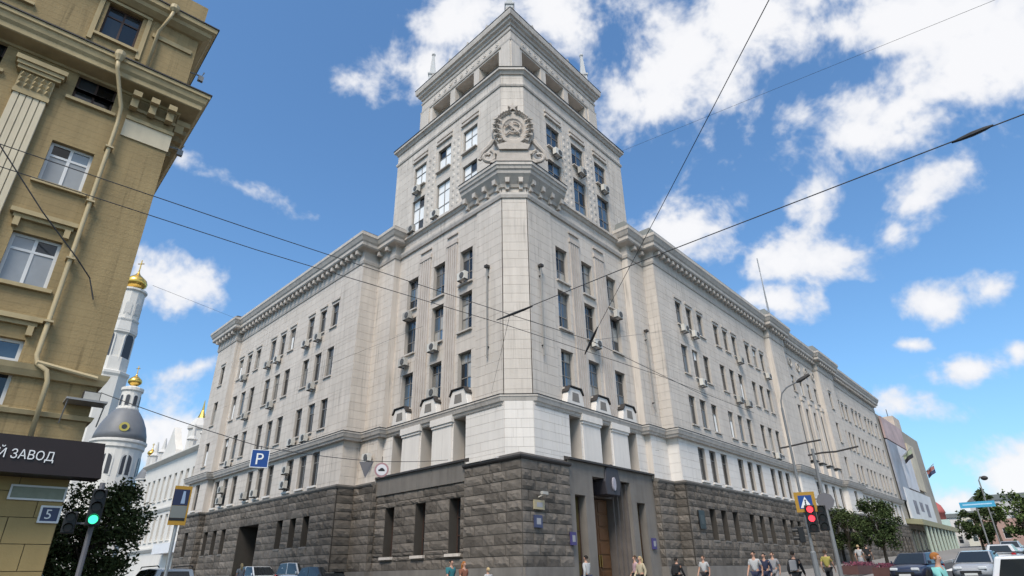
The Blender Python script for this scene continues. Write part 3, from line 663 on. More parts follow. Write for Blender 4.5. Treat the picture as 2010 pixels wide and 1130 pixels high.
dk.build('emblem_disc', EM, em)
wr = MB(); rg = random.Random(3)
for s_ in (-1, 1):
    for lane, (ra, rb) in enumerate(((1.02, 1.3), (1.2, 1.5))):
        for k in range(17):
            t = -1.25 + 2.55 * k / 16; cx_, cz_ = s_ * ra * math.cos(t), rb * math.sin(t)
            tn = Vector((-s_ * ra * math.sin(t), rb * math.cos(t))).normalized(); w_ = .11; l_ = .24
            nx_, nz2 = tn.y * s_, -tn.x * s_
            out = .14 + rg.uniform(0, .08)
            wr.add([FC.p(cx_ - tn.x * l_ * .5, EO + .05, EZ + cz_ - tn.y * l_ * .5), FC.p(cx_ + nx_ * w_, EO + .05, EZ + cz_ + nz2 * w_), FC.p(cx_ + tn.x * l_, EO + .08, EZ + cz_ + tn.y * l_), FC.p(cx_ - nx_ * w_, EO + .05, EZ + cz_ - nz2 * w_), FC.p(cx_ + tn.x * .05, EO + out + .08, EZ + cz_ + tn.y * .05)], [(0, 1, 4), (1, 2, 4), (2, 3, 4), (3, 0, 4)])
wr.build('wheat_wreath', EM, em)
rb_ = MB()
for k in range(5):
    z = EZ - 1.15 + k * .42
    for s_ in (-1, 1): hw = 1.1 * math.sqrt(max(.1, 1 - ((z - EZ) / 1.5) ** 2)); rb_.add([FC.p(s_ * (hw - .3), EO + .2, z), FC.p(s_ * (hw + .28), EO + .2, z + .12), FC.p(s_ * (hw + .28), EO + .2, z + .3), FC.p(s_ * (hw - .3), EO + .2, z + .17), FC.p(s_ * hw, EO + .32, z + .15)], [(0, 1, 4), (1, 2, 4), (2, 3, 4), (3, 0, 4)])
rb_.prism(FC, [(-.9, EZ - 1.75), (.9, EZ - 1.75), (1.05, EZ - 1.4), (.45, EZ - 1.2), (0, EZ - 1.32), (-.45, EZ - 1.2), (-1.05, EZ - 1.4)], EO - .1, EO + .26)
rb_.build('ribbon', EM, em)
hs = MB()
arc = [FC.p(.05 + .43 * math.cos(t), EO + .12, EZ + .12 + .43 * math.sin(t)) for t in np.linspace(-2.3, 1.7, 14)]
hs.tube(arc, [.05 + .03 * math.sin(math.pi * i / 13) for i in range(14)], 6); hs.tube([FC.p(-.25, EO + .12, EZ - .22), FC.p(-.5, EO + .12, EZ - .48)], .07, 6)
hs.tube([FC.p(.45, EO + .16, EZ - .45), FC.p(-.32, EO + .16, EZ + .36)], .055, 6); hs.tube([FC.p(-.52, EO + .16, EZ + .22), FC.p(-.18, EO + .16, EZ + .56)], .1, 4)
hs.build('hammer_and_sickle', EM, em)
st_ = MB(); pts = [((.34 if k % 2 == 0 else .14) * math.cos(math.pi / 2 + k * math.pi / 5), (.34 if k % 2 == 0 else .14) * math.sin(math.pi / 2 + k * math.pi / 5)) for k in range(10)]
st_.prism(FC, [(x, EZ + 1.75 + z) for x, z in pts], EO - .1, EO + .2); st_.build('star', EM, em)
# ---- belvedere
BO = -1.2; ubl, ubr = ucorner(FL, BO), ucorner(FRt, BO); UE = 12.25
bo_ = [(2.55, 4.8, 34.0, 37.1, .85), (5.4, 7.7, 34.0, 37.1, .85), (8.3, 10.7, 34.0, 37.1, .85)]
bv = MB()
for F, uc in ((FL, ubl), (FRt, ubr)):
    wall(bv, F, uc, UE, 33.3, 39.3, BO, bo_)
b0 = corner(BO); bl = FL.xy(UE, BO); br = FRt.xy(UE, BO); bf = tuple(np.array(bl) + np.array(br) - np.array(b0))
for a, b in ((bl, bf), (bf, br)): bv.quad((*a, 33.3), (*b, 33.3), (*b, 39.3), (*a, 39.3))
bv.add([(*p, 39.9) for p in (b0, br, bf, bl)], [(0, 1, 2, 3)]); bv = bv.build('belvedere', STONE_T, HQ, fix=False)
BPth = [bf, bl, b0, br]
MB().sweep(BPth, [(-.1, 38.75), (.1, 38.8), (.14, 39.0), (.3, 39.1), (.34, 39.3), (.46, 39.36), (.5, 39.7), (.5, 39.85), (-.1, 40.0)], True).build('belvedere_cornice', MOULD, bv)
MB().sweep(BPth, [(-.1, 40.01), (.5, 39.86), (.53, 39.86), (.53, 39.9), (-.1, 40.05)], True).build('belvedere_flashing', DARKM, bv)
MB().sweep(BPth, [(0, 37.25), (.07, 37.25), (.1, 37.42), (0, 37.45)], True).build('belvedere_moulding', MOULD, bv)
MB().sweep(BPth, [(0, 38.3), (.05, 38.3), (.08, 38.42), (0, 38.45)], True).build('belvedere_moulding', MOULD, bv)
ros = MB(); ros.add([(.24 * r_ * math.cos(t), o, .28 * r_ * math.sin(t)) for r_, o in ((1, 0), (.9, .09), (.5, .05), (.25, .13)) for t in np.linspace(0, 2 * math.pi, 11)[:-1]], [(r_ * 10 + i, r_ * 10 + (i + 1) % 10, r_ * 10 + 10 + (i + 1) % 10, r_ * 10 + 10 + i) for r_ in range(3) for i in range(10)] + [tuple(range(30, 40))]); ros = ros.mesh('rosette', STONE_T)
for F, uc in ((FL, ubl), (FRt, ubr)):
    for k in range(12): inst('rosette', ros, bv, F.M(2.75 + k * .7, BO, 37.88) @ Matrix.Diagonal((.85, .5, .85, 1)))
    for a, b in ((uc, 2.2), (11.05, UE)):
        MB().box(F, a if a > 5 else a - .0, b, BO + .002, BO + .1, 33.35, 37.2).build('corner_pilaster', STONE_T, bv)
    for (a, b, c, d, e) in bo_:
        r_ = MB()
        for k in range(6): x = a + (b - a) * (k + .5) / 6; r_.box(F, x - .05, x + .05, BO - .5, BO - .42, 34.0, 34.9)
        r_.box(F, a, b, BO - .53, BO - .4, 34.9, 35.0); r_.build('loggia_railing', mat('grey_railing', (.13, .13, .125), .6), bv)
    for k in range(5):
        MB().prism(F, [(1.2 + 2.3 * k - .12, 40.0), (1.2 + 2.3 * k + .12, 40.0), (1.2 + 2.3 * k + .16, 40.2), (1.2 + 2.3 * k, 40.42), (1.2 + 2.3 * k - .16, 40.2)], BO + .25, BO + .4).build('antefix', MOULD, bv)
def pinnacle(p):
    b = MB(); b.lathe((p[0], p[1], 39.9), [(.62, 0), (.62, .55), (.72, .6), (.72, .75), (.48, .9), (.42, 1.7), (.54, 1.78), (.54, 1.95), (.34, 2.1), (.13, 4.3)], 4, a0=R(47)); b.build('pinnacle', mat('pinnacle_stone', (.45, .46, .47), .8, .1), bv)
    MB().ball((p[0], p[1], 44.3), .18).build('pinnacle_ball', MATS['pinnacle_stone'], bv)
ce = (np.array(b0) + np.array(bf)) / 2
for q in (b0, bl, br): pinnacle(np.array(q) + (ce - np.array(q)) * .1)
# ---- poles on the facade, roof mast
for F, u, z0, z1, o, lb in ((FL, 2.25, 12.5, 18.1, .2, 'left of the tower corner'), (FRt, 2.0, 12.5, 18.05, .2, 'right of the tower corner'), (FRt, 13.1, 11.2, 16.9, .7, 'beside the right wing corner')):
    t = thing('wall_pole', F.p(u, o, z0), 'thin grey pole fixed upright to the pale wall ' + lb, 'pole', 'poles on the facade')
    MB().tube([F.p(u, o, z0), F.p(u, o, z1)], .045, 8).build('pole', mat('pole_grey', (.27, .26, .245), .6), t)
    b = MB(); b.box(F, u - .12, u + .12, o - .12, o + .14, z1, z1 + .16); b.build('pole_head', DARKM, t)
    b = MB()
    for z in (z0 + .6, z1 - .6): b.box(F, u - .05, u + .05, .0 if o < .5 else .5, o, z, z + .06)
    b.build('bracket', DARKM, t)
t = thing('roof_mast', FRt.p(58, -4, 24.6), 'thin lattice radio mast standing on the right wing roof', 'mast')
b = MB()
for k in range(3): b.tube([FRt.p(58 + .28 * math.cos(k * 2.1), -4 + .28 * math.sin(k * 2.1), 24.6), FRt.p(58, -4, 40.5)], .05, 5)
b.build('lattice', mat('mast_grey', (.3, .31, .32), .5), t)
b = MB(); b.tube([FRt.p(58, -4, 40.2), FRt.p(58, -4, 42.3)], .09, 6); b.build('antenna', mat('mast_grey', (.3, .31, .32)), t)
b = MB()
for k in range(18):
    z = 25.4 + k * .82; r_ = .27 * (1 - (z - 24.6) / 16)
    for j in range(3): b.tube([FRt.p(58 + r_ * math.cos(j * 2.1), -4 + r_ * math.sin(j * 2.1), z), FRt.p(58 + r_ * math.cos(j * 2.1 + 2.1), -4 + r_ * math.sin(j * 2.1 + 2.1), z + .4)], .025, 4)
b.build('bracing', mat('mast_grey', (.3, .31, .32)), t)
# ------------------------------------------------------------------ air conditioners on the facades
ACW = mat('ac_white', (.50, .48, .44), .5, .15, 4, island=.28); ACD = mat('ac_grille', (.09, .09, .09), .6)
ac_body = MB().box(LF, -.36, .36, 0, .28, 0, .5).mesh('casing', ACW)
acf = MB(); acf.lathe((0, 0, 0), [(.2, 0), (.2, .03), (.17, .035)], 18); acf.v = [(x - .1, .28 + z, y + .25) for x, y, z in acf.v]; ac_fan = acf.mesh('fan_grille', ACD)
ac_br = MB(); ac_br.box(LF, -.32, -.28, -.2, .28, -.06, -.0); ac_br.box(LF, .28, .32, -.2, .28, -.06, 0); ac_br = ac_br.mesh('bracket', ACD)
def ac(F, u, o, z, label):
    t = tag(inst('air_conditioner', None, None, F.M(u, o + .14, z)), 'white air conditioner ' + label, 'air conditioner', 'air conditioners on the stone facades'); t.empty_display_size = .3
    M = WM[t.name]
    for n, me in (('casing', ac_body), ('fan_grille', ac_fan), ('bracket', ac_br)): inst(n, me, t, M)
OL, OR_ = 1.83, 1.43
ordn = ['first', 'second', 'third', 'fourth', 'fifth', 'sixth', 'seventh', 'eighth', 'ninth']
for i, row in ((2, 3), (1, 3), (5, 3), (4, 3), (7, 3), (1, 2), (4, 2), (2, 1), (1, 1), (6, 2), (7, 1)):
    c = WC_['L'][i]; z = WR[row][0]
    ac(FL, c, OL, z - .62, 'below %s window from corner, %s row of left wing' % (ordn[i], ('lowest', 'third', 'second', 'top')[row]))
for c, z, i, p in ((21.4, 7.3, 2, 'lower of two'), (21.4, 8.3, 2, 'upper of two'), (33.3, 7.25, 7, 'lower of two'), (33.3, 8.15, 7, 'upper of two'), (26.4, 7.2, 4, 'alone'), (28.3, 7.2, 5, 'alone')):
    ac(FL, c, 1.95, z, '%s before %s window, lowest pale row of left wing' % (p, ordn[i]))
for c, z, lb in ((10.15, 17.2, 'under the topmost left window of the tower base'), (10.3, 13.95, 'under the middle left window of the tower base'), (7.2, 14.15, 'under the middle window of the central left column'), (4.4, 18.05, 'in the topmost window left of the tower corner'), (7.0, 11.2, 'before the lowest window of the central left column')):
    ac(FL, c, .05, z, lb)
for c, z, lb in ((10.15, 17.2, 'under the topmost right window of the tower base'), (7.2, 14.3, 'under the middle window of the central right column'), (4.25, 27.5, 'under the upper tower window right of the emblem'), (7.15, 27.5, 'under the upper tower window, middle right'), (10.1, 27.5, 'under the upper tower window at the far right')):
    ac(FRt, c, .05, z, lb)
for c, z, lb in ((10.1, 27.45, 'under the upper tower window at the far left'), (7.6, 24.1, 'at the foot of the tall middle tower window on the left'), (10.4, 24.1, 'at the foot of the tall far left tower window')): ac(FL, c, .05, z, lb)
for i, row in ((0, 3), (1, 3), (5, 3), (8, 3), (1, 2), (4, 2), (5, 2), (7, 1)):
    ac(FRt, WC_['R'][i], OR_, WR[row][0] - .62, 'below %s window from corner, %s row of right wing' % (ordn[i], ('lowest', 'third', 'second', 'top')[row]))
ac(FL, 12.6, .75, 8.1, 'alone on the recessed wall left of the pale pilasters')
# small plates on the granite
for F, u, z, w, h, o, m, lb, pat in ((FRt, .45, 4.35, .75, .42, .74, mat('plate_ochre', (.36, .31, .2), .5), 'pale ochre rectangular plate on the granite corner, above the number plate', 'plate'),
        (FRt, .35, 3.55, .55, .55, .74, mat('plate_navy', (.05, .06, .12), .4), 'dark blue number plate on the granite corner', 'plate'),
        (FRt, 3.0, 2.85, .42, .6, .76, mat('plate_violet', (.06, .05, .16), .4), 'small dark violet plate left of the entrance', 'plate'),
        (FRt, 11.15, 2.8, .42, .6, .6, mat('plate_violet', (.06, .05, .16), .4), 'small dark violet plate right of the entrance', 'plate'),
        (FRt, 15.4, 4.0, .8, 1.1, 1.78, mat('plaque_black', (.02, .02, .022), .3), 'black memorial plaque on the granite of the right wing', 'plaque')):
    t = thing('wall_plate', F.p(u, o, z), lb, pat); MB().box(F, u - w / 2, u + w / 2, o - .06, o + .03, z, z + h).build('panel', m, t)
    MB().box(F, u - w * .28, u + w * .28, o + .03, o + .036, z + h * .25, z + h * .75).build('inset', mat('plate_inset', (.3, .3, .32), .5) if m.name != 'plaque_black' else mat('plaque_inset', (.05, .05, .05), .3), t)
t = thing('security_camera', FRt.p(.5, .7, 5.0), 'white security camera on a bracket at the granite corner', 'camera')
MB().box(FRt, .32, .72, .95, 1.1, 5.0, 5.14).build('housing', ACW, t); MB().tube([FRt.p(.5, .6, 4.9), FRt.p(.5, 1.0, 5.0)], .025, 6).build('bracket', ACW, t)
# ------------------------------------------------------------------ ochre corner building on the left
az = R(48.0593); dY = (math.sin(az), math.cos(az)); nY = (dY[1], -dY[0])
dd = ray(200, 730); DY = 22.4; yc = np.array([dd[0], dd[1]]) / math.hypot(dd[0], dd[1]) * DY
FY = Fr(yc, (-dY[0], -dY[1]), nY)      # u grows to the left, away from the corner
FS = Fr(yc, (-nY[0], -nY[1]), dY)      # the side street face
OCH = mat('ochre_stucco', (.295, .22, .112), .9, .22, .5, .22, .5, 14, drip=.45, course=.16); OCHD = mat('ochre_tile', (.33, .24, .105), .85, .1, 1, .08, .15, 10, .05)
OCHL = mat('ochre_moulding', (.41, .325, .185), .9, .2, 1.2, .22); CREAM = mat('cream_stucco', (.60, .52, .38), .85, .1, 2, .12)
YB = thing('ochre_building', (yc[0], yc[1], gz(*yc)), 'ochre stucco corner building with deep cornices on the left', 'building')
yops = [(2.04, 3.2, 20.3, 22.0), (2.04, 3.25, 17.1, 18.85), (2.06, 3.28, 13.55, 15.2), (2.06, 3.35, 9.9, 11.6), (2.12, 3.35, 6.2, 8.2),
        (5.3, 6.6, 17.1, 18.85), (5.3, 6.6, 20.3, 22.0), (5.3, 6.6, 13.55, 15.2), (5.3, 6.6, 9.9, 11.6), (5.3, 6.6, 6.2, 8.2)]
b = MB(); wall(b, FY, 0, 16, 5.4, 17.6, 0, yops, .3); wall(b, FY, .35, 16, 17.6, 24.6, -.1, [], .3) if False else wall(b, FY, 0, 16, 17.6, 24.2, 0, yops, .3)
wall(b, FS, 0, 14, -1, 24.2, 0, []); b.add([(*p, 24.2) for p in (FY.xy(0, 0), FY.xy(16, 0), FY.xy(16, -14), FY.xy(0, -14))], [(0, 1, 2, 3)])
b.build('wall', OCH, YB, fix=False)
base = MB(); base.box(FY, 0, 16, -.4, -.02, -1, 5.4); base = base.build('ground_floor_wall', mat('ochre_joint', (.15, .12, .07), .9), YB)
tile = slab_mesh('facing_tile', OCHD)
for k in range(8):
    for j in range(5):
        u0 = j * 1.15 - (.55 if k % 2 else 0); u1 = u0 + 1.15; u0 = max(u0, 0.01)
        inst('facing_tile', tile, base, FY.M((u0 + u1) / 2, -.02, -.15 + (k + .5) * .68) @ Matrix.Diagonal((u1 - u0 - .02, .04, .66, 1)))
for (a, c, p, q, *_) in yops:
    dark = p > 16
    win(FY, YB, (a + c) / 2, p, c - a, q - p, -.24, 2, (.70,), FRAMEB if dark else FRAMEW, gms=[GLASS] if dark else [GLASS, GLASSB, mat('curtained_glass', (.3, .32, .34), .1, .2, 1, island=.3, spec=.8)], sill=(c - a + .3, .36, .12, OCHL), t=.07 if dark else .09)
    if not dark and p < 12 and a < 4:
        h = MB(); h.box(FY, a - .25, c + .25, 0, .22, q + .55, q + .7); h.box(FY, a - .15, c + .15, 0, .12, q + .42, q + .55)
        for u in (a - .1, c - .06): h.box(FY, u, u + .16, 0, .16, q + .12, q + .42)
        h.build('window_hood', OCHL, YB)
def ysweep(name, prof, m, e=14., e2=16.):
    return MB().sweep([FY.xy(e2, 0), FY.xy(0, 0), FS.xy(e, 0)], prof).build(name, m, YB)
ysweep('main_cornice', [(-.1, 18.16), (.06, 18.18), (.1, 18.25), (.62, 18.33), (.66, 18.36), (.66, 18.55), (.74, 18.66), (.78, 18.86), (.84, 18.9), (.84, 19.05), (-.1, 19.2)], OCHL)
ysweep('attic_cornice', [(-.1, 22.15), (.12, 22.2), (.34, 22.35), (.38, 22.5), (.5, 22.58), (.52, 22.78), (-.1, 22.9)], OCHL)
MB().sweep([FY.xy(16, 0), FY.xy(0, 0), FS.xy(14, 0)], [(-.1, 22.91), (.53, 22.79), (.56, 22.79), (.56, 22.84), (-.1, 22.96)]).build('cornice_flashing', DARKM, YB)
MB().sweep([FY.xy(16, 0), FY.xy(0, 0), FS.xy(14, 0)], [(-.1, 19.21), (.84, 19.06), (.88, 19.06), (.88, 19.11), (-.1, 19.27)]).build('cornice_flashing', DARKM, YB)
ysweep('string_moulding', [(-.05, 7.1), (.12, 7.12), (.2, 7.3), (.24, 7.46), (-.05, 7.52)], OCHL)
ysweep('lower_moulding', [(-.05, 6.0), (.1, 6.02), (.14, 6.15), (-.05, 6.2)], OCHL)
fz = MB(); fz.box(FY, -.03, 1.55, -.1, .05, 16.35, 17.1); fz.build('cream_frieze_band', CREAM, YB)
fz = MB(); fz.box(FY, -.06, 1.55, -.1, .1, 17.1, 17.25); fz.box(FY, -.03, 1.55, -.1, .06, 17.6, 17.72); fz.build('frieze_moulding', OCHL, YB)
cn = MB(); cn.box(LF, -.14, .14, 0, .5, 0, .22); cn.box(LF, -.12, .12, 0, .3, -.38, 0); cn = cn.mesh('cornice_console', OCHL)
for k in range(3): inst('cornice_console', cn, YB, FY.M(.25 + k * .6, .06, 17.9))
for k in range(4): inst('cornice_console', cn, YB, FS.M(.3 + k * .6, .06, 17.9))
fm = MB(); fm.box(FY, .15, 1.6, 0, .07, 21.3, 21.5); fm.box(FY, 1.75, 3.5, 0, .09, 22.02, 22.14); fm.box(FY, 1.75, 1.9, 0, .07, 19.9, 22.1); fm.box(FY, 3.35, 3.5, 0, .07, 19.9, 22.1); fm.build('attic_panel_frame', OCHL, YB)
for uc in (4.25, 7.6):
    ps = MB(); n = 5; w = .92
    for k in range(n): ps.box(FY, uc - w / 2 + w * k / n + .015, uc - w / 2 + w * (k + 1) / n - .015, 0, .16, 7.6, 16.4)
    ps.box(FY, uc - w / 2, uc + w / 2, 0, .1, 7.5, 16.4); pso = ps.build('pilaster', CREAM, YB)
    cpb = MB()
    for k, (z0, z1, g_, o) in enumerate(((16.4, 16.55, .04, .2), (16.55, 17.3, .02, .18), (17.3, 17.45, .14, .28), (17.45, 17.6, .2, .34), (17.6, 17.78, .26, .4))): cpb.box(FY, uc - w / 2 - g_, uc + w / 2 + g_, 0, o, z0, z1)
    for j in range(3):
        for i in range(5): u = uc - .38 + i * .19; z = 16.65 + j * .21; cpb.add([FY.p(u - .08, .18, z), FY.p(u + .08, .18, z), FY.p(u + .06, .2, z + .18), FY.p(u - .06, .2, z + .18), FY.p(u, .3, z + .12)], [(0, 1, 4), (1, 2, 4), (2, 3, 4), (3, 0, 4)])
    cpb.build('capital', OCHL, pso)
pipe = mat('cream_downpipe', (.46, .37, .22), .5, .12, 3)
t = thing('downpipe', FY.p(1.6, .2, 7.5), 'cream drainpipe running down the ochre corner building', 'drainpipe')
MB().tube([FY.p(2.35, .98, 18.75), FY.p(2.3, .95, 18.4), FY.p(1.8, .3, 17.3), FY.p(1.74, .22, 16.6), FY.p(1.74, .22, 7.75), FY.p(1.68, .26, 7.5), FY.p(1.4, .36, 7.3), FY.p(1.3, .34, 7.0), FY.p(1.26, .22, 5.3)], .07, 10).build('pipe', pipe, t, smooth=True)
MB().lathe(FY.p(2.35, .98, 18.75), [(.09, -.05), (.12, .05), (.17, .18), (.17, .36)], 10).build('hopper', pipe, t)
MB().tube([FY.p(1.68, .3, 7.52), FY.p(.1, .34, 7.3)], .07, 8).build('branch_pipe', pipe, t)
for z in (15.5, 13.2, 11, 8.8): MB().box(FY, 1.62, 1.86, 0, .33, z, z + .06).build('pipe_clamp', pipe, t)
t = thing('downpipe', FY.p(1.05, .2, 19.7), 'short cream drainpipe on the attic of the ochre building', 'drainpipe')
MB().tube([FY.p(1.2, .62, 22.5), FY.p(1.25, .55, 22.2), FY.p(1.45, .14, 21.6), FY.p(1.45, .14, 19.2)], .065, 8).build('pipe', pipe, t, smooth=True); MB().lathe(FY.p(1.2, .62, 22.5), [(.08, 0), (.17, .12), (.17, .3)], 10).build('hopper', pipe, t)
SHG = mat('shelf_grey', (.25, .25, .25), .5)
# pipe brackets at the side
for z in (16.9, 20.8):
    t = thing('bracket_lamp', FS.p(.5, .1, z), 'small dark bracket fixed to the side edge of the ochre building, %s one' % ('lower' if z < 18 else 'upper'), 'bracket'); MB().tube([FS.p(.4, 0, z), FS.p(.4, .5, z + .06), FS.p(.4, .55, z + .3)], .03, 6).build('arm', SHG, t); MB().box(FS, .33, .47, .38, .58, z - .22, z + .02).build('lamp_box', SHG, t)
# shop awning sign
BR = mat('dark_brown_fascia', (.022, .014, .014), .45, .15, 2)
t = thing('awning_sign', FY.p(0, .6, 4.3), 'dark brown shop awning with white lettering on the ochre building', 'sign')
b = MB(); b.prism(FY, [(-.62, 4.3), (12, 4.3), (12, 5.28), (-.5, 5.28)], .05, .95); b.build('fascia', BR, t)
lw = mat('white_letters', (.75, .75, .75), .4)
tm = text_mesh('lettering', 'Й ЗАВОД', .34, lw, .012)
xs_ = [v.co.x for v in tm.vertices]; tw_ = max(xs_)
kx = 1.28 / tw_
inst('lettering', tm, t, Matrix.Translation(Vector(FY.p(.62 + 1.28, .97, 4.66))) @ Matrix(((dY[0], 0, nY[0], 0), (dY[1], 0, nY[1], 0), (0, 1, 0, 0), (0, 0, 0, 1))) @ Matrix.Diagonal((kx, 1, 1, 1)))
t = thing('name_plate', FY.p(1.6, .05, 3.3), 'wide pale framed street name plate under the brown awning', 'plate')
MB().box(FY, .05, 1.27, .02, .06, 3.75, 4.05).build('panel', mat('plate_grey_green', (.24, .26, .20), .5, .2, 6), t)
b = MB(); b.box(FY, 0, 1.32, .02, .09, 3.7, 3.75); b.box(FY, 0, 1.32, .02, .09, 4.05, 4.1); b.box(FY, 0, .05, .02, .09, 3.75, 4.05); b.box(FY, 1.27, 1.32, .02, .09, 3.75, 4.05); b.build('frame', FRAMEW, t)
t = thing('house_number', FY.p(1.0, .05, 2.5), 'dark blue house number plate with a white 5 in a white frame', 'number plate')
MB().box(FY, .05, .45, .02, .07, 3.17, 3.53).build('panel', mat('plate_navy', (.05, .06, .12)), t)
b = MB(); b.box(FY, 0, .5, .02, .1, 3.12, 3.17); b.box(FY, 0, .5, .02, .1, 3.53, 3.58); b.box(FY, 0, .05, .02, .1, 3.17, 3.53); b.box(FY, .45, .5, .02, .1, 3.17, 3.53); b.build('frame', FRAMEW, t)
inst('numeral', text_mesh('numeral', '5', .36, lw, .01), t, Matrix.Translation(Vector(FY.p(.37, .08, 3.23))) @ Matrix(((dY[0], 0, nY[0], 0), (dY[1], 0, nY[1], 0), (0, 1, 0, 0), (0, 0, 0, 1))))
# ledge box with cables on the corner
t = thing('cable_shelf', FY.p(.3, .1, 6.4), 'grey metal shelf with a lamp on the corner of the ochre building', 'shelf')
b = MB(); b.box(FY, -.3, .75, .0, .7, 6.5, 6.56); b.tube([FY.p(-.25, .65, 6.5), FY.p(-.25, .05, 5.9)], .02, 5); b.tube([FY.p(.7, .65, 6.5), FY.p(.7, .05, 5.9)], .02, 5); b.build('frame', mat('shelf_grey', (.25, .25, .25), .5), t)
MB().box(FY, -.1, .35, .2, .5, 6.56, 6.85).build('floodlight', DARKM, t); MB().box(FY, -.08, .33, .5, .52, 6.6, 6.82).build('lens', ACW, t)
# ------------------------------------------------------------------ church and bell tower in the distance
WHT = mat('white_plaster', (.66, .63, .585), .85, .06, .5, .08); GOLD = mat('gilded_metal', (.78, .50, .12), .28, .12, 1.5, metal=.9); SLATE = mat('grey_dome_sheet', (.15, .155, .165), .5, .15, .6, .1); DKW = mat('dark_opening', (.05, .052, .06), .4)
WSH = mat('grey_white_plaster', (.55, .535, .51), .85, .06, .5, .08)
def zpx(x, y, D): return float(at(x, y, D)[2])
ONION = [(.35, 0), (.42, .05), (.32, .12), (.30, .2), (.62, .42), (.95, .72), (1.0, 1.0), (.88, 1.3), (.55, 1.6), (.25, 1.85), (.1, 2.1), (.04, 2.4)]
def onion(c, r, parent, name='gilded_dome'):
    o = MB().lathe(c, [(a * r, b_ * r) for a, b_ in ONION], 20).build(name, GOLD, parent, smooth=True)
    z = c[2] + 2.4 * r; b = MB(); b.tube([(c[0], c[1], z - .05), (c[0], c[1], z + r * 1.1)], .05 * r + .02, 6); b.tube([(c[0] - r * .3, c[1], z + r * .7), (c[0] + r * .3, c[1], z + r * .7)], .04 * r + .02, 6); b.build('cross', GOLD, o); return o
def arch_window(c, azim, r, z0, w, h, parent, m=DKW):
    d = (math.sin(azim), math.cos(azim)); F = Fr((c[0] + d[0] * r, c[1] + d[1] * r), (d[1], -d[0]), d)
    pts = [(-w / 2, z0), (w / 2, z0)] + [(w / 2 * math.cos(t), z0 + h - w / 2 + w / 2 * math.sin(t)) for t in np.linspace(0, math.pi, 9)]
    o = MB().prism(F, pts, -.5, .03).build('arched_window', m, parent)
    fr = [(-w * .68, z0 - .2), (w * .68, z0 - .2)] + [(w * .68 * math.cos(t), z0 + h - w / 2 + w * .68 * math.sin(t)) for t in np.linspace(0, math.pi, 9)]
    MB().prism(F, fr, -.5, .0).build('window_surround', WSH, o); return o
D1 = 100.; cc_ = at(238, 850, D1); c0 = (cc_[0], cc_[1], 0.)
CHU = thing('church', (c0[0], c0[1], gz(*c0[:2])), 'white church with a grey dome and gold onion above its lantern', 'church')
zd0, zd1 = zpx(233, 868, D1), zpx(243, 806, D1); zl1 = zpx(250, 762, D1); zb = zpx(205, 975, D1)
m_ = .060
MB().lathe(c0, [(52 * m_, zb - 3), (52 * m_, zd0 - 1.2), (55 * m_, zd0 - 1.0), (55 * m_, zd0 - .5), (58 * m_, zd0 - .3), (58 * m_, zd0), (56 * m_, zd0 + .05)], 24).build('drum', WHT, CHU)
H_ = zd1 - zd0
MB().lathe((c0[0], c0[1], zd0), [(55 * m_, 0), (53 * m_, H_ * .22), (47 * m_, H_ * .5), (38 * m_, H_ * .76), (28 * m_, H_ * .96), (24 * m_, H_ * 1.02)], 24).build('dome', SLATE, CHU, smooth=True)
vw = math.atan2(-c0[0], -c0[1])
lan = MB().lathe((c0[0], c0[1], zd1), [(24 * m_, -.2), (24 * m_, .3), (21 * m_, .4), (21 * m_, zl1 - zd1 - .6), (24 * m_, zl1 - zd1 - .4), (24 * m_, zl1 - zd1), (12 * m_, zl1 - zd1 + .3)], 16).build('lantern', WHT, CHU)
for k in range(8): arch_window(c0, vw + .25 + k * math.pi / 4, 20.6 * m_, zd1 + .6, .5, 1.5, CHU)
for k in range(8): arch_window(c0, vw + .3 + k * math.pi / 4, 51.2 * m_, zd0 - 4.6, 1.25, 2.6, CHU)
onion((c0[0], c0[1], zl1 + .2), 15.5 * m_, CHU)
d = (math.sin(vw - .05), math.cos(vw - .05)); F = Fr((c0[0] + d[0] * 48 * m_, c0[1] + d[1] * 48 * m_), (d[1], -d[0]), d)
oc = MB().prism(F, [(.62 * math.cos(t), zd0 + H_ * .36 + .62 * math.sin(t)) for t in np.linspace(0, 2 * math.pi, 15)[:-1]], -.6, .35).build('oculus_frame', GOLD, CHU)
MB().prism(F, [(.34 * math.cos(t), zd0 + H_ * .36 + .34 * math.sin(t)) for t in np.linspace(0, 2 * math.pi, 13)[:-1]], -.6, .37).build('oculus_pane', DKW, oc)
b = MB(); b.lathe(c0, [(75 * m_, -1), (75 * m_, zb - 3.2), (78 * m_, zb - 3), (52 * m_, zb - 2)], 8, a0=.4); b.build('nave', WHT, CHU)
for k in range(4): arch_window(c0, vw - .9 + k * .55, 70 * m_, 5, 1.2, 3.2, CHU)
tc = at(288, 930, D1 - 7); t0_ = (tc[0], tc[1], 0.); zt = zpx(285, 945, D1 - 7)
tu = MB().lathe(t0_, [(17 * m_, -1), (17 * m_, zt), (19 * m_, zt + .1), (19 * m_, zt + .3), (15 * m_, zt + .9), (8 * m_, zt + 1.7), (6 * m_, zt + 1.9), (6 * m_, zt + 3.1), (7.5 * m_, zt + 3.2)], 14).build('stair_turret', WSH, CHU)
MB().lathe((t0_[0], t0_[1], zt + .28), [(19.4 * m_, 0), (15.6 * m_, .75), (8.5 * m_, 1.5)], 14).build('turret_roof', SLATE, CHU)
onion((t0_[0], t0_[1], zt + 3.1), 8.5 * m_, CHU)
arch_window(t0_, vw, 16.8 * m_, zt - 2.4, .7, 1.5, CHU)
D2 = 140.; bc = at(238, 655, D2); b0_ = (bc[0], bc[1], 0.); m2 = .108
BEL = thing('bell_tower', (b0_[0], b0_[1], gz(*b0_[:2])), 'tall white bell tower with a gold dome behind the ochre building', 'bell tower')
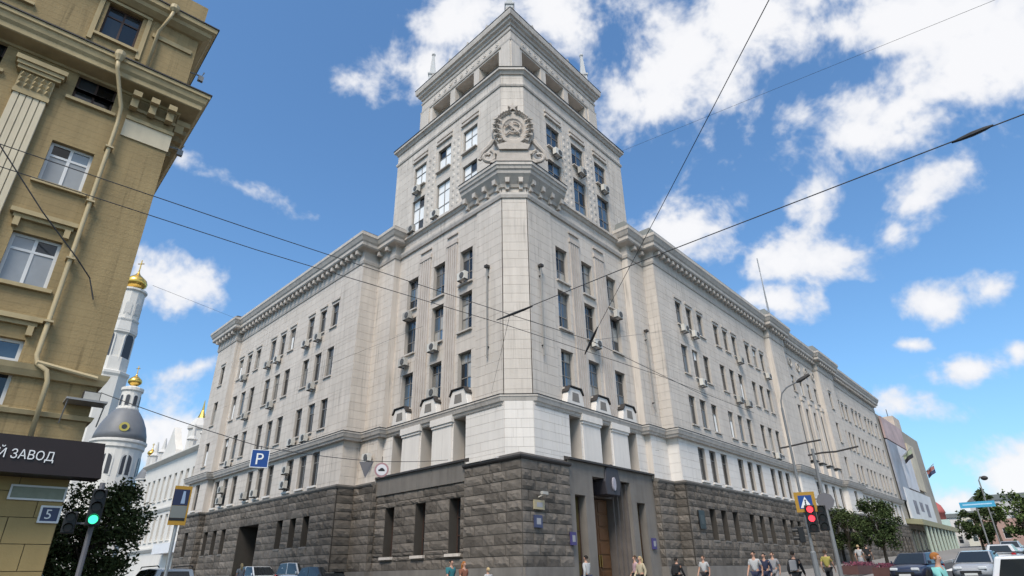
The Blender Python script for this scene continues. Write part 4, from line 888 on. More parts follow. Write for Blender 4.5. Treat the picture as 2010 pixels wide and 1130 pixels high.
z1, z2, z3, z4, z5 = (zpx(x, y, D2) for x, y in ((262, 572), (252, 632), (246, 655), (228, 706), (218, 734)))
MB().lathe(b0_, [(31 * m2, -1), (31 * m2, z5 - 1), (33 * m2, z5 - .5), (33 * m2, z5), (29 * m2, z5 + .2)], 8, a0=.3).build('lower_tier', WHT, BEL)
MB().lathe(b0_, [(26 * m2, z5), (26 * m2, z4), (23.5 * m2, z4 + .1), (23.5 * m2, z3 - .8), (27 * m2, z3 - .4), (27 * m2, z3)], 8, a0=.3).build('bell_tier', WHT, BEL)
MB().lathe(b0_, [(27.3 * m2, z3), (24 * m2, z2 - .6), (25 * m2, z2 - .2), (25 * m2, z2)], 8, a0=.3).build('roof_ring', WSH, BEL)
MB().lathe(b0_, [(22 * m2, z2), (22 * m2, z1 - .7), (25 * m2, z1 - .4), (25 * m2, z1), (18 * m2, z1 + .3)], 12).build('drum', WHT, BEL)
for k in range(4): arch_window(b0_, vw + k * math.pi / 2 + .75, 22.2 * m2, z4 - .5, 1.9, 5.6, BEL, DKW)
for k in range(8): arch_window(b0_, vw + k * math.pi / 4, 21.7 * m2, z2 + 1.2, .9, 2.4, BEL, WSH)
onion((b0_[0], b0_[1], z1 - .2), 20.5 * m2, BEL)
# white gabled house beyond the left wing
WB = thing('white_house', FL.p(44, .5, gz(*FL.xy(44, .5))), 'white ornate house with a gabled turret beyond the left wing', 'house')
hops = [(45 + k * 1.9 - .45, 45 + k * 1.9 + .45, a, c) for k in range(10) for a, c in ((9.6, 12.2), (5.4, 8.0))]
b = MB(); wall(b, FL, 43.6, 64.5, -1, 14.2, .5, hops, .35); b.quad(FL.p(43.6, .5, -1), FL.p(43.6, -9, -1), FL.p(43.6, -9, 14.2), FL.p(43.6, .5, 14.2)); b.quad(FL.p(43.6, .5, 14.2), FL.p(64.5, .5, 14.2), FL.p(64.5, -9, 14.2), FL.p(43.6, -9, 14.2)); b.quad(FL.p(64.5, .5, -1), FL.p(64.5, -9, -1), FL.p(64.5, -9, 14.2), FL.p(64.5, .5, 14.2)); b.build('wall', WHT, WB, fix=False)
for h in hops: win(FL, WB, (h[0] + h[1]) / 2, h[2], .9, h[3] - h[2], .2, 1, (.66,), FRAMEW, GLASS, sill=(1.15, .4, .1, WHT))
for z, o in ((14.1, .5), (8.6, .25), (4.6, .3)): MB().sweep([FL.xy(64.5, .5), FL.xy(43.6, .5)], [(-.05, z - .3), (.1, z - .25), (o, z), (o, z + .15), (-.05, z + .2)]).build('cornice', WHT, WB)
MB().prism(FL, [(54.2, 14.2), (59.4, 14.2), (59.2, 15.0), (58.0, 16.2), (57.4, 17.0), (56.8, 17.9), (56.2, 17.0), (55.6, 16.2), (54.4, 15.0)], -.2, .55).build('gable', WHT, WB)
for u_ in (46.5, 50.5, 60.5, 63.5):
    q_ = FL.p(u_, .2, 14.2); MB().lathe(q_, [(.45, 0), (.45, 1.2), (.6, 1.3), (.3, 1.7), (.08, 3.0)], 8).build('roof_spire', WSH, WB)
tq = FL.p(54.6, -1.5, 14); MB().lathe(tq, [(1.1, 0), (1.1, 3.4), (1.3, 3.5), (1.3, 3.8), (.6, 4.8)], 8).build('turret', WSH, WB); MB().lathe((tq[0], tq[1], tq[2] + 4.2), [(.95, -.3), (.5, .5), (.15, 1.6), (.04, 2.8)], 8).build('turret_roof', GOLD, WB)
MB().box(FL, 44.2, 51, .6, 1.6, 4.0, 4.9).build('canopy_board', mat('canopy_white', (.7, .7, .72), .6), WB)
# ------------------------------------------------------------------ street beyond the right wing
SB = thing('billboard_building', FRt.p(82, 1, gz(*FRt.xy(82, 1))), 'grey building beyond the right wing covered with tall advertising panels', 'building')
GREYB = mat('grey_beige_render', (.32, .29, .25), .85, .1, .8, .1)
b = MB(); wall(b, FRt, 80.2, 112, -1, 22.8, 1.2, []); b.quad(FRt.p(80.2, 1.2, -1), FRt.p(80.2, -10, -1), FRt.p(80.2, -10, 22.8), FRt.p(80.2, 1.2, 22.8)); b.quad(FRt.p(112, 1.2, -1), FRt.p(112, -10, -1), FRt.p(112, -10, 22.8), FRt.p(112, 1.2, 22.8)); b.quad(FRt.p(80.2, 1.2, 22.8), FRt.p(112, 1.2, 22.8), FRt.p(112, -10, 22.8), FRt.p(80.2, -10, 22.8)); b.build('wall', GREYB, SB, fix=False)
def panel(u0, u1, z0, z1, m, o=1.6): return MB().box(FRt, u0, u1, o - .25, o, z0, z1).build('advert_panel', m, SB)
panel(82, 96, 19.2, 22.5, mat('ad_pink_red', (.45, .33, .32), .6, .5, .35)); panel(82, 88.5, 10.4, 19, mat('ad_steel_blue', (.27, .29, .34), .6, .5, .3)); panel(88.7, 97, 12.6, 19, mat('ad_pale', (.56, .56, .6), .6, .35, .3)); panel(97.4, 103, 13, 20.5, mat('ad_cream', (.52, .45, .34), .6, .4, .4))
lowp = panel(84, 104, 8.0, 12.3, mat('ad_white', (.58, .59, .61), .6, .2, .3), 1.7)
for k in range(3): MB().box(FRt, 88 + k * 4.6, 90.6 + k * 4.6, 1.7, 1.705, 8.8 + (k % 2) * .6, 10.8).build('advert_print', mat('ad_print_grey', (.2, .2, .23), .7, .5, 1), lowp)
MB().sweep([FRt.xy(80.2, 1.2), FRt.xy(112, 1.2)], [(0, 7.2), (2.2, 6.9), (2.2, 7.6), (0, 7.8)]).build('entrance_canopy', mat('olive_canopy', (.28, .27, .17), .7, .2, 1), SB)
for k in range(9): MB().tube([FRt.p(83 + k * 3, 3.1, 1), FRt.p(83 + k * 3, 3.1, 7.0)], .22, 8).build('canopy_column', mat('green_white_column', (.36, .42, .36), .6), SB)
for k in range(7): MB().box(FRt, 83.6 + k * 4, 86.6 + k * 4, 1.2, 1.25, 2.8, 6.6).build('shop_window', GLASS, SB)
MB().box(FRt, 96, 101, -1, 1.0, 22.8, 25.0).build('roof_box', mat('roof_box_orange', (.52, .42, .34), .6, .2, 1), SB); MB().tube([FRt.p(98, 0, 25), FRt.p(98, 0, 26.6)], .06, 6).build('aerial', DARKM, SB)
def flag(u, z, cols, lb):
    t = thing('flag', FRt.p(u, 1.2, z), lb, 'flag', 'flags on the billboard building'); MB().tube([FRt.p(u, 1.2, z), FRt.p(u, 3.2, z + 1.6)], .06, 6).build('pole', mat('flag_pole', (.3, .3, .3), .5), t)
    for j, c in enumerate(cols):
        b = MB(); n = 9
        for side in (0, 1):
            b.v += [tuple(FRt.p(u + .25 * math.sin(i * .9 + j) + side * .02, 1.8 + 1.3 * i / (n - 1), z + .45 + 1.3 * i / (n - 1) * .8 - j * .6 - s_ * .6 - .2 * i / n)) for i in range(n) for s_ in (0, 1)]
        for side in (0, 1): b.f += [(side * 2 * n + 2 * i, side * 2 * n + 2 * i + 1, side * 2 * n + 2 * i + 3, side * 2 * n + 2 * i + 2) for i in range(n - 1)]
        b.build('cloth', c, t)
flag(90, 17, [mat('flag_green', (.3, .34, .24), .8), mat('flag_black', (.03, .03, .035), .8)], 'green and black flag jutting from the billboard building'); flag(108, 16.5, [mat('flag_red', (.32, .13, .12), .8), mat('flag_dark_blue', (.05, .06, .12), .8)], 'red and dark blue flag jutting from the billboard building')
def far_house(name, x, y, D, w, h, dep, m, label, rot, roofm=None, roofh=1.5, dome=None, wins=True):
    c = at(x, y, D); F = Fr((c[0], c[1]), (math.cos(rot), -math.sin(rot)), (-math.sin(rot), -math.cos(rot))); g_ = gz(c[0], c[1]); t = thing(name, (c[0], c[1], g_), label, 'building')
    ops = []
    if wins:
        nx = max(2, int(w / 2.6)); nz3 = max(1, int(h / 3.3)); ops = [(-w / 2 + w * (i + .5) / nx - .5, -w / 2 + w * (i + .5) / nx + .5, g_ + 1.2 + 3.2 * j, g_ + 3.0 + 3.2 * j) for i in range(nx) for j in range(nz3)]
    b = MB(); wall(b, F, -w / 2, w / 2, g_ - 1, g_ + h, 0, ops, .25)
    for u in (-w / 2, w / 2): b.quad(F.p(u, 0, g_ - 1), F.p(u, -dep, g_ - 1), F.p(u, -dep, g_ + h), F.p(u, 0, g_ + h))
    b.quad(F.p(-w / 2, 0, g_ + h), F.p(w / 2, 0, g_ + h), F.p(w / 2, -dep, g_ + h), F.p(-w / 2, -dep, g_ + h)); b.build('wall', m, t, fix=False)
    for o_ in ops: win(F, t, (o_[0] + o_[1]) / 2, o_[2], 1., 1.8, -.2, 1, (.6,), FRAMEW, GLASS)
    if roofm: MB().prism(Fr(F.p(0, -dep / 2, 0)[:2], F.d[:2], F.n[:2]), [(-w / 2 - .3, g_ + h), (w / 2 + .3, g_ + h), (w / 2 - 1.5, g_ + h + roofh), (-w / 2 + 1.5, g_ + h + roofh)], -dep / 2 - .3, dep / 2 + .3).build('roof', roofm, t)
    if dome: q = F.p(0, -dep / 2, g_ + h); MB().lathe(q, [(w * .42, -.3), (w * .42, 1.5), (w * .46, 1.6), (w * .44, 2.2), (w * .36, 3.4), (w * .2, 4.3), (.1, 4.6)], 16).build('dome', dome, t, smooth=True)
    return t
RED = mat('red_roof', (.36, .10, .09), .7, .15, 1)
far_house('domed_pavilion', 1852, 1070, 190, 5.5, 6.5, 5, mat('green_white_wall', (.45, .56, .50), .8), 'small pale green pavilion with a red dome at the street end', .6, dome=RED)
far_house('white_house', 1890, 1070, 205, 15, 7.5, 10, WHT, 'white house with rows of windows behind the far street trees', .55, ROOF, 1)
far_house('cream_house', 1950, 1070, 190, 9, 7, 10, mat('cream_wall', (.58, .53, .43), .85), 'cream house right of the far street tree', .62, ROOF, 1)
far_house('pink_house', 1985, 1070, 150, 9, 4.6, 8, mat('pink_brick', (.40, .26, .22), .85, .2, 1), 'low pinkish brick house at the right edge', .66)
far_house('pale_block', 2030, 1060, 230, 24, 13, 12, mat('pale_block_wall', (.5, .47, .45), .85), 'pale apartment block rising at the right edge', .66, ROOF)
# overhead blue sign and far lamp
BLU = mat('blue_panel', (.06, .33, .52), .5, .1, 3)
pc = at(1918, 990, 62); gx = gz(pc[0], pc[1]); Fb = Fr((pc[0], pc[1]), (math.cos(R(36)), -math.sin(R(36))), (-math.sin(R(36)), -math.cos(R(36))))
t = thing('overhead_sign', (pc[0], pc[1], gx), 'long bright blue banner panel hung across the far street', 'sign')
MB().box(Fb, -1.15, 1.15, 0, .06, pc[2] - .22, pc[2] + .22).build('panel', BLU, t); MB().box(Fb, -.95, .95, .06, .065, pc[2] - .03, pc[2] + .06).build('stripe', mat('pale_blue_stripe', (.4, .6, .75), .5), t)
MB().tube([Fb.p(-.1, -.06, gx), Fb.p(-.1, -.06, pc[2] + .3)], .06, 8).build('post', mat('post_grey', (.2, .2, .2), .5), t)
pc = at(1932, 938, 75); gx = gz(pc[0], pc[1])
t = thing('street_lamp', (pc[0], pc[1], gx), 'distant street lamp with a dark round head above the blue banner', 'street lamp')
MB().tube([(pc[0] - .6, pc[1], gx), (pc[0] - .6, pc[1], pc[2] - .2), (pc[0] - .4, pc[1], pc[2] + .1), (pc[0], pc[1], pc[2] + .15)], .06, 8).build('pole', MATS['post_grey'], t); MB().ball((pc[0], pc[1], pc[2]), .3, 12, 8, .7).build('lamp_head', DARKM, t)
# ------------------------------------------------------------------ trees
LEAF = [mat('leaf_green', (.07, .10, .032), .85, .35, .8, 0, 0, 1, .5, .12), mat('leaf_dark', (.048, .068, .026), .85, .4, .8, 0, 0, 1, .5, .1), mat('leaf_mid', (.06, .08, .032), .85, .4, .8, 0, 0, 1, .5, .1)]
BARK = mat('bark', (.07, .055, .04), .9, .3, 6, 0, .5, 20)
def tree(x, y, h, cw, ch, lm, label, n=2600, leaf=.16, clumps=34, seed=1):
    g_ = gz(x, y); rg = random.Random(seed); t = thing('street_tree', (x, y, g_), label, 'tree', 'street trees'); zc = g_ + h - ch / 2
    tr = MB(); tr.tube([(x, y, g_ - .2), (x + rg.uniform(-.1, .1), y, g_ + h * .3), (x + rg.uniform(-.2, .2), y + .1, g_ + h * .7)], h * .028 + .03, 8, .03)
    cl = []
    for k in range(clumps):
        a = rg.uniform(0, 6.28); e = rg.uniform(-1, 1); r_ = rg.uniform(.25, 1) ** .5
        q = Vector((x + cw / 2 * r_ * math.cos(a) * math.sqrt(1 - e * e * .8), y + cw / 2 * r_ * math.sin(a) * math.sqrt(1 - e * e * .8), zc + ch / 2 * e * rg.uniform(.6, 1))); cl.append((q, rg.uniform(.09, .23) * cw))
        if k % 2 == 0: tr.tube([(x, y, g_ + h * rg.uniform(.25, .5)), ((x + q.x) / 2, (y + q.y) / 2, (g_ + h * .45 + q.z) / 2 + .1), tuple(q)], .045 * h / 5, 5, .012)
    tr.build('trunk', BARK, t)
    vs = []; fs = []
    for k in range(n):
        q, r_ = cl[k % clumps]
        d = Vector((rg.gauss(0, 1), rg.gauss(0, 1), rg.gauss(0, .8))); d = d.normalized() * r_ * rg.uniform(.35, 1.05); p = q + d
        a = Vector((rg.gauss(0, 1), rg.gauss(0, 1), rg.gauss(0, .6))).normalized(); b_ = a.cross(Vector((rg.gauss(0, 1), rg.gauss(0, 1), rg.gauss(0, 1)))).normalized(); s_ = leaf * rg.uniform(.4, 1.5); k0 = len(vs)
        vs += [tuple(p - a * s_), tuple(p + b_ * s_ * .55), tuple(p + a * s_), tuple(p - b_ * s_ * .55)]; fs.append((k0, k0 + 1, k0 + 2, k0 + 3))
    m = MB(); m.v = vs; m.f = fs; m.build('crown', lm, t, fix=False, kind='stuff')
p = at(185, 1040, 34); tree(p[0], p[1], 5.3, 4.0, 4.9, LEAF[2], 'dark leafy tree beside the ochre building on the left', 17000, .085, 70, 3)
p = at(1662, 1040, 68); tree(p[0], p[1], 5.0, 3.1, 3.7, LEAF[2], 'small rounded street tree before the right wing, left one of the pair', 9000, .09, 34, 4)
p = at(1725, 1040, 62); tree(p[0], p[1], 5.0, 3.2, 3.8, LEAF[1], 'small dark street tree before the right wing, right one of the pair', 9000, .09, 34, 5)
p = at(1922, 1050, 100); tree(p[0], p[1], 5.8, 3.6, 4.8, LEAF[1], 'dark conical tree below the blue banner at the street end', 5000, .15, 34, 6)
p = at(1962, 1050, 115); tree(p[0], p[1], 8.2, 3.4, 5.0, LEAF[1], 'sparse tall tree right of the blue banner', 1100, .22, 18, 7)
p = at(2015, 1050, 100); tree(p[0], p[1], 6.5, 5, 5, LEAF[0], 'bright green tree at the right edge', 2500, .2, 30, 8)
# planters on the pavement under the trees
for k, (x, lb) in enumerate(((1688, 'long low brown planter under the pair of street trees'), (1745, 'shorter low brown planter right of the street trees'))):
    p = at(x, 1112, 48 - 4 * k); g_ = gz(p[0], p[1]) + .13; t = thing('planter', (p[0], p[1], g_), lb, 'planter', 'planters on the pavement'); F = Fr((p[0], p[1]), dR, nR)
    w = 2.6 - .8 * k
    b = MB(); b.box(F, -w, w, -.5, -.4, g_, g_ + .5); b.box(F, -w, w, .4, .5, g_, g_ + .5); b.box(F, -w, -w + .1, -.4, .4, g_, g_ + .5); b.box(F, w - .1, w, -.4, .4, g_, g_ + .5); b.build('box', mat('brown_planter', (.10, .05, .045), .8, .2, 3), t)
    fl = MB(); rg = random.Random(k)
    for i in range(500):
        u, o = rg.uniform(-w + .1, w - .1), rg.uniform(-.4, .4); q = Vector(F.p(u, o, g_ + .42 + rg.uniform(0, .3))); a = Vector((rg.gauss(0, 1), rg.gauss(0, 1), rg.gauss(0, 1))).normalized() * .07; c_ = a.orthogonal().normalized() * .05; fl.add([q - a, q + c_, q + a, q - c_], [(0, 1, 2, 3)])
    fl.build('flowers', mat('maroon_flowers', (.12, .03, .05), .8, .3, 5, island=.4), t, fix=False, kind='stuff')
# ------------------------------------------------------------------ overhead wires
WIRE = mat('black_wire', (.045, .045, .048), .6)
def wire(label, pts, r=.011, knots=(), sag=0.):
    r *= .58
    t = thing('overhead_wire', pts[0], label, 'wire', 'overhead trolley wires'); P = []
    for i in range(len(pts) - 1):
        a, b_ = Vector(pts[i]), Vector(pts[i + 1]); n = 10
        for k in range(n + (i == len(pts) - 2)): f = k / n; P.append(a.lerp(b_, f) - Vector((0, 0, sag * 4 * f * (1 - f))))
    MB().tube(P, r, 6).build('cable', WIRE, t)
    for a, b_, rr_ in knots:
        a, b_ = Vector(a), Vector(b_); MB().tube([a, a.lerp(b_, .2), a.lerp(b_, .5), a.lerp(b_, .8), b_], [.012, rr_ * .7, rr_, rr_ * .8, .012], 7).build('insulator', WIRE, t)
Z = 6.5
J1 = at_z(1001, 617, Z)
wire('upper trolley wire running from the left edge to the central junction', [at_z(-60, 262, Z), at_z(500, 452, Z), J1])
wire('lower trolley wire passing just under the central junction', [at_z(-60, 307, Z - .05), at_z(500, 489, Z - .05), at_z(1001, 640, Z - .05), at_z(1290, 735, Z - .05), at_z(1480, 810, Z - .05)])
wire('thick span wire with insulator rising from central junction to the right edge', [J1, at_z(1253, 515, Z), at_z(1910, 262, Z), at_z(2080, 197, Z)], .015, [(at_z(975, 628, Z), at_z(1045, 601, Z), .03), (at_z(1868, 280, Z), at_z(1950, 245, Z), .035)])
J2 = at_z(1160, 668, Z)
wire('trolley wire from the central junction to the fitting before the right bays', [J1, J2, at_z(1390, 780, Z)], .012)
wire('thin wire climbing from the right fitting to the top of the picture', [J2, at_z(1296, 410, Z + .1), at_z(1530, -40, Z + .4)], .009, [(at_z(1148, 695, Z), at_z(1173, 642, Z + .02), .035)])
wire('thin stay wire from the central junction to the tower wall', [J1, FL.p(2.0, .1, 10.4)], .008)
wire('faint high wire crossing the clouds at upper right', [FRt.p(13.3, .05, 33.2), at(2080, -52, 30)], .018)
wire('faint wire crossing the left wing facade', [FL.p(39, 2.4, 16), at_z(830, 640, 9)], .008)
wire('fine stay wire above the left wing windows', [FL.p(30, 1.9, 21.8), at_z(300, 560, 12)], .012)
wire('fine wire crossing low before the tower base bays', [FL.p(12.5, .9, 9.2), FRt.p(12.5, .9, 8.6)], .014)
wire('fine stay wire from the right fitting to the right wing wall', [J2, FRt.p(15.5, 1.5, 17.5)], .009)
def onY(x, y, o):
    d = ray(x, y); c = np.array([yc[0], yc[1], 0]) + np.array([*nY, 0]) * o; n = np.array([*nY, 0]); return EYE + d * (((c - EYE) @ n) / (d @ n))
wire('thick black cable hanging slack before the ochre facade', [onY(-40, 225, 1.4), onY(0, 285, 1.3), onY(84, 416, .9), onY(150, 505, .5), onY(176, 545, .2), onY(183, 588, .1)], .035)
# the sign cable over the side street, and what hangs from it
CA, CB1, CB2, CE = np.array(FY.p(-.1, .3, 6.9)), at(510, 876, 21), at(733, 905, 24), np.array(FL.p(4.9, .62, 7.25))
wire('dark cable over the side street carrying the hanging signs', [CA, CB1, CB2, CE], .022, sag=.05)
def facing(p):
    az_ = math.atan2(-p[0], -p[1]); n = (math.sin(az_), math.cos(az_)); return Fr((p[0], p[1]), (n[1], -n[0]), n)   # u grows to the viewer's left
SB_ = mat('sign_blue', (.012, .055, .22), .4, .05); SW = mat('sign_white', (.72, .72, .72), .4, .05); SG = mat('sign_back_grey', (.13, .125, .135), .6, .1); SR = mat('sign_red', (.42, .05, .05), .4, .1); SBK = mat('sign_black', (.015, .015, .017), .5); SY = mat('sign_yellow', (.36, .20, .025), .5, .08)
p = at(510, 900, 21); F = facing(p); t = thing('parking_sign', p, 'square blue parking sign with white P hanging over the street', 'sign')
MB().box(F, -.25, .25, -.02, .02, p[2] - .27, p[2] + .27).build('plate', SB_, t); b = MB()
for (a, c, d, e) in ((-.26, .26, .26, .28), (-.26, .26, -.28, -.26), (-.27, -.25, -.26, .26), (.25, .27, -.26, .26)): b.box(F, a, c, -.022, .026, p[2] + d, p[2] + e)
b.build('rim', SW, t)
tm = text_mesh('letter', 'P', .5, SW, .004); xm = (min(v.co.x for v in tm.vertices) + max(v.co.x for v in tm.vertices)) / 2
inst('letter', tm, t, Matrix.Translation(Vector(F.p(0, .026, p[2] - .18))) @ Matrix(((-F.d[0], 0, F.n[0], 0), (-F.d[1], 0, F.n[1], 0), (0, 1, 0, 0), (0, 0, 0, 1))) @ Matrix.Translation((-xm, 0, 0)))
MB().tube([F.p(0, 0, p[2] + .27), F.p(0, 0, CB1[2] + .02)], .015, 5).build('hanger', WIRE, t)
p = at(718, 922, 24); F = facing(p); t = thing('triangle_sign', p, 'inverted grey triangular sign seen from behind, hanging by the wall', 'sign')
MB().prism(F, [(-.27, p[2] + .3), (.27, p[2] + .3), (.0, p[2] - .3)], -.015, .015).build('plate', SG, t); MB().tube([F.p(0, -.02, p[2] + .3), F.p(0, -.02, p[2] + .47)], .015, 5).build('hanger', WIRE, t)
p = at(749, 922, 24); F = facing(p); t = thing('round_sign', p, 'round white sign with dark car symbol and ring, hanging by the wall', 'sign')
circ = lambda r_: [(r_ * math.cos(a), p[2] + r_ * math.sin(a)) for a in np.linspace(0, 2 * math.pi, 25)[:-1]]
MB().prism(F, circ(.27), -.015, .01).build('rim', mat('faded_sign_ring', (.33, .19, .2), .5), t); MB().prism(F, circ(.205), .01, .016).build('disc', mat('sign_offwhite', (.58, .56, .58), .5), t)
MB().prism(F, [(-.12, p[2] - .05), (.12, p[2] - .05), (.12, p[2] + .01), (.07, p[2] + .02), (.04, p[2] + .07), (-.05, p[2] + .07), (-.09, p[2] + .02), (-.12, p[2])], .016, .02).build('car_symbol', SBK, t); MB().tube([F.p(0, -.02, p[2] + .27), F.p(0, -.02, p[2] + .5)], .015, 5).build('hanger', WIRE, t)
# yellow framed stop sign on its pole
p = at(355, 990, 17); g_ = gz(p[0], p[1]); n = (math.sin(R(-200)), math.cos(R(-200))); n = (.62, -.78); F = Fr((p[0], p[1]), (-n[1], n[0]), n)
t = thing('stop_sign_board', (p[0], p[1], g_), 'tall yellow framed sign board on a grey pole before the left wing', 'sign')
MB().tube([F.p(0, -.05, g_ - .1), F.p(0, -.05, p[2] + .4)], .04, 8).build('pole', mat('galvanised', (.3, .31, .32), .4, metal=.6), t)
MB().box(F, -.199, .18, -.01, .02, p[2] - .46, p[2] + .42).build('board', SY, t)
MB().box(F, -.199, .14, .02, .026, p[2] - .02, p[2] + .34).build('navy_panel', mat('sign_navy', (.02, .025, .06), .4), t); MB().box(F, -.199, .14, .02, .026, p[2] - .3, p[2] - .03).build('grey_panel', mat('sign_grey', (.16, .17, .16), .5), t); MB().box(F, -.199, .14, .02, .027, p[2] - .36, p[2] - .305).build('black_strip', SBK, t)
MB().prism(F, [(-.02, p[2] + .02), (.07, p[2] + .02), (.05, p[2] + .3), (.0, p[2] + .3)], .026, .03).build('figure', mat('sign_pale_blue', (.25, .33, .45), .5), t)
# ------------------------------------------------------------------ traffic lights
LHOUS = mat('signal_black', (.012, .012, .013), .45); OFFR = mat('lens_off', (.035, .012, .01), .25)
def signal(parent, F, u, z, lit, em, n=3, s=.30, o=0.):
    h = MB().box(F, u - s * .62, u + s * .62, o - .16, o + .06, z, z + n * s * 1.12).build('signal_head', LHOUS, parent, bev=.02)
    for k in range(n):
        zc = z + s * 1.12 * (k + .5); m = em if k in lit else OFFR
        MB().prism(F, [(u + s * .4 * math.cos(a), zc + s * .4 * math.sin(a)) for a in np.linspace(0, 2 * math.pi, 17)[:-1]], o + .05, o + .075).build('lamp_lens', m, h)
        v = MB(); aa = np.linspace(-.3, math.pi + .3, 10); v.add([F.p(u + s * .46 * math.cos(a), o + d, zc + s * .46 * math.sin(a)) for d in (.06, .26) for a in aa], [(i, i + 1, 11 + i, 10 + i) for i in range(9)]); v.build('visor', LHOUS, h)
GRNL = mat('green_lamp', (.02, .3, .15), .3, 0, emit=((.05, .9, .4), 1.3)); REDL = mat('red_lamp', (.5, .02, .03), .3, 0, emit=((1., .04, .06), 1.5))
p = at(188, 1000, 17); F = facing(p); g_ = gz(p[0], p[1])
t = thing('traffic_light', (p[0], p[1], g_), 'black traffic light showing green before the dark left tree', 'traffic light', 'traffic lights')
signal(t, F, 0, p[2] - .34, (0,), GRNL, 3, .23); MB().tube([F.p(0, -.2, g_ - .1), F.p(0, -.2, p[2] + .6)], .055, 8).build('pole', SG, t)
signal(t, F, .42, p[2] - .5, (), GRNL, 2, .2, -.1); MB().box(F, -.0, .42, -.22, -.17, p[2] - .3, p[2] - .26).build('arm', SG, t)
pb = at(1582, 1020, 28); g_ = gz(pb[0], pb[1]) + .0; F = facing(pb); bx_, by_ = pb[0], pb[1]
POLE = mat('pole_paint', (.17, .175, .18), .5, .12, 3); ztop = float(at(1537, 800, 28)[2])
t = thing('traffic_light', (bx_, by_, g_), 'traffic light pole with red signal, crossing sign and curved lamp arm', 'traffic light', 'traffic lights')
MB().tube([F.p(0, 0, g_ - .1), F.p(0, 0, g_ + 1.8), F.p(0, 0, g_ + 1.85), F.p(0, 0, ztop)], [.11, .10, .062, .045], 10).build('pole', POLE, t)
MB().tube([F.p(0, 0, ztop), F.p(-.02, 0, ztop + .3), F.p(-.12, 0, ztop + .62), F.p(-.35, 0, ztop + .85), F.p(-.7, 0, ztop + 1.0), F.p(-.95, 0, ztop + 1.08)], .032, 8).build('lamp_arm', POLE, t); MB().tube([F.p(-.8, 0, ztop + 1.03), F.p(-.95, 0, ztop + 1.1), F.p(-1.35, 0, ztop + 1.3)], [.05, .09, .07], 8).build('lamp_head', DARKM, t)
zb_ = float(at(1553, 876, 28)[2]); MB().tube([F.p(.4, 0, zb_ - .03), F.p(.1, 0, zb_), F.p(-.6, 0, zb_ + .1), F.p(-1.2, 0, zb_ + .16)], .035, 6).build('bracket_arm', DARKM, t)
zs_ = float(at(1590, 985, 28)[2]); b = MB().box(F, -.5, .26, .1, .13, zs_ - .38, zs_ + .38).build('yellow_board', SY, t)
MB().box(F, -.37, .13, .13, .137, zs_ - .25, zs_ + .25).build('blue_square', SB_, b); MB().prism(F, [(-.33, zs_ - .22), (.09, zs_ - .22), (-.12, zs_ + .2)], .137, .141).build('white_triangle', SW, b)
fg = MB(); fg.prism(F, [(-.12 + .035 * math.cos(a), zs_ + .06 + .035 * math.sin(a)) for a in np.linspace(0, 2 * math.pi, 9)[:-1]], .141, .144); fg.prism(F, [(-.14, zs_ - .06), (-.09, zs_ - .06), (-.09, zs_ + .02), (-.14, zs_ + .02)], .141, .144); fg.prism(F, [(-.18, zs_ - .2), (-.15, zs_ - .2), (-.1, zs_ - .06), (-.13, zs_ - .06)], .141, .144); fg.prism(F, [(-.06, zs_ - .2), (-.09, zs_ - .2), (-.13, zs_ - .06), (-.1, zs_ - .06)], .141, .144); fg.build('walking_figure', SBK, b)
MB().prism(F, [(-.85 + .33 * math.cos(a), zs_ + .33 * math.sin(a)) for a in np.linspace(0, 2 * math.pi, 9)[:-1]], .0, .03).build('sign_back', SG, t); MB().tube([F.p(0, .02, zs_ + .1), F.p(-.85, -.02, zs_ + .1)], .025, 6).build('sign_arm', SG, t)
zr = float(at(1596, 1045, 28)[2]); signal(t, F, -.22, zr, (1, 2), REDL, 3, .3, .16); signal(t, F, -.62, zr + .05, (), REDL, 3, .28, .02); MB().box(F, -.6, 0, -.05, 0, zr + .5, zr + .56).build('arm', SG, t)
G2 = Fr(F.p(.22, 0, 0)[:2], F.n[:2], F.d[:2]); signal(t, G2, 0, zr - .35, (), REDL, 2, .26, .1)
p2 = at(1640, 1080, 40); g_ = gz(p2[0], p2[1]); F = facing(p2); t = thing('trolley_pole', (p2[0], p2[1], g_), 'grey trolley pole with a bracket arm behind the red traffic light', 'pole')
zt2 = float(at(1600, 880, 40)[2]); MB().tube([F.p(0, 0, g_ - .1), F.p(0, 0, zt2)], .12, 10, .08).build('pole', POLE, t); z_ = zt2 - .3
MB().tube([F.p(.3, 0, z_ - .05), F.p(-.5, 0, z_ + .03), F.p(-1.2, 0, z_ + .02), F.p(-2.4, 0, z_ + .2)], .05, 6).build('bracket_arm', DARKM, t)
# ------------------------------------------------------------------ cars
TYRE = mat('tyre', (.015, .015, .015), .9); RIM = mat('rim', (.4, .4, .41), .35, metal=.8); CGL = mat('car_glass', (.02, .024, .027), .04, .1, 1, spec=.5); LENS = mat('headlamp', (.6, .62, .64), .15, .1); TAIL = mat('tail_lamp', (.42, .012, .02), .2, .1); PLT = mat('number_plate', (.6, .6, .58), .5); BLK = mat('black_trim', (.02, .02, .021), .6)
_wm = {}
def wheel(parent, M, r):
    if r not in _wm:
        a = MB(); a.lathe((0, 0, 0), [(r * .62, -.1), (r * .95, -.1), (r, -.06), (r, .06), (r * .95, .1), (r * .62, .1)], 20); a.v = [(x, z, y) for x, y, z in a.v]
        b = MB(); b.lathe((0, 0, 0), [(r * .63, -.085), (r * .55, -.06), (r * .15, -.08), (r * .15, .08), (r * .55, .06), (r * .63, .085)], 10); b.v = [(x, z, y) for x, y, z in b.v]; _wm[r] = (a.mesh('wheel', TYRE), b.mesh('rim', RIM))
    w = inst('wheel', _wm[r][0], parent, M); inst('rim', _wm[r][1], w, M)
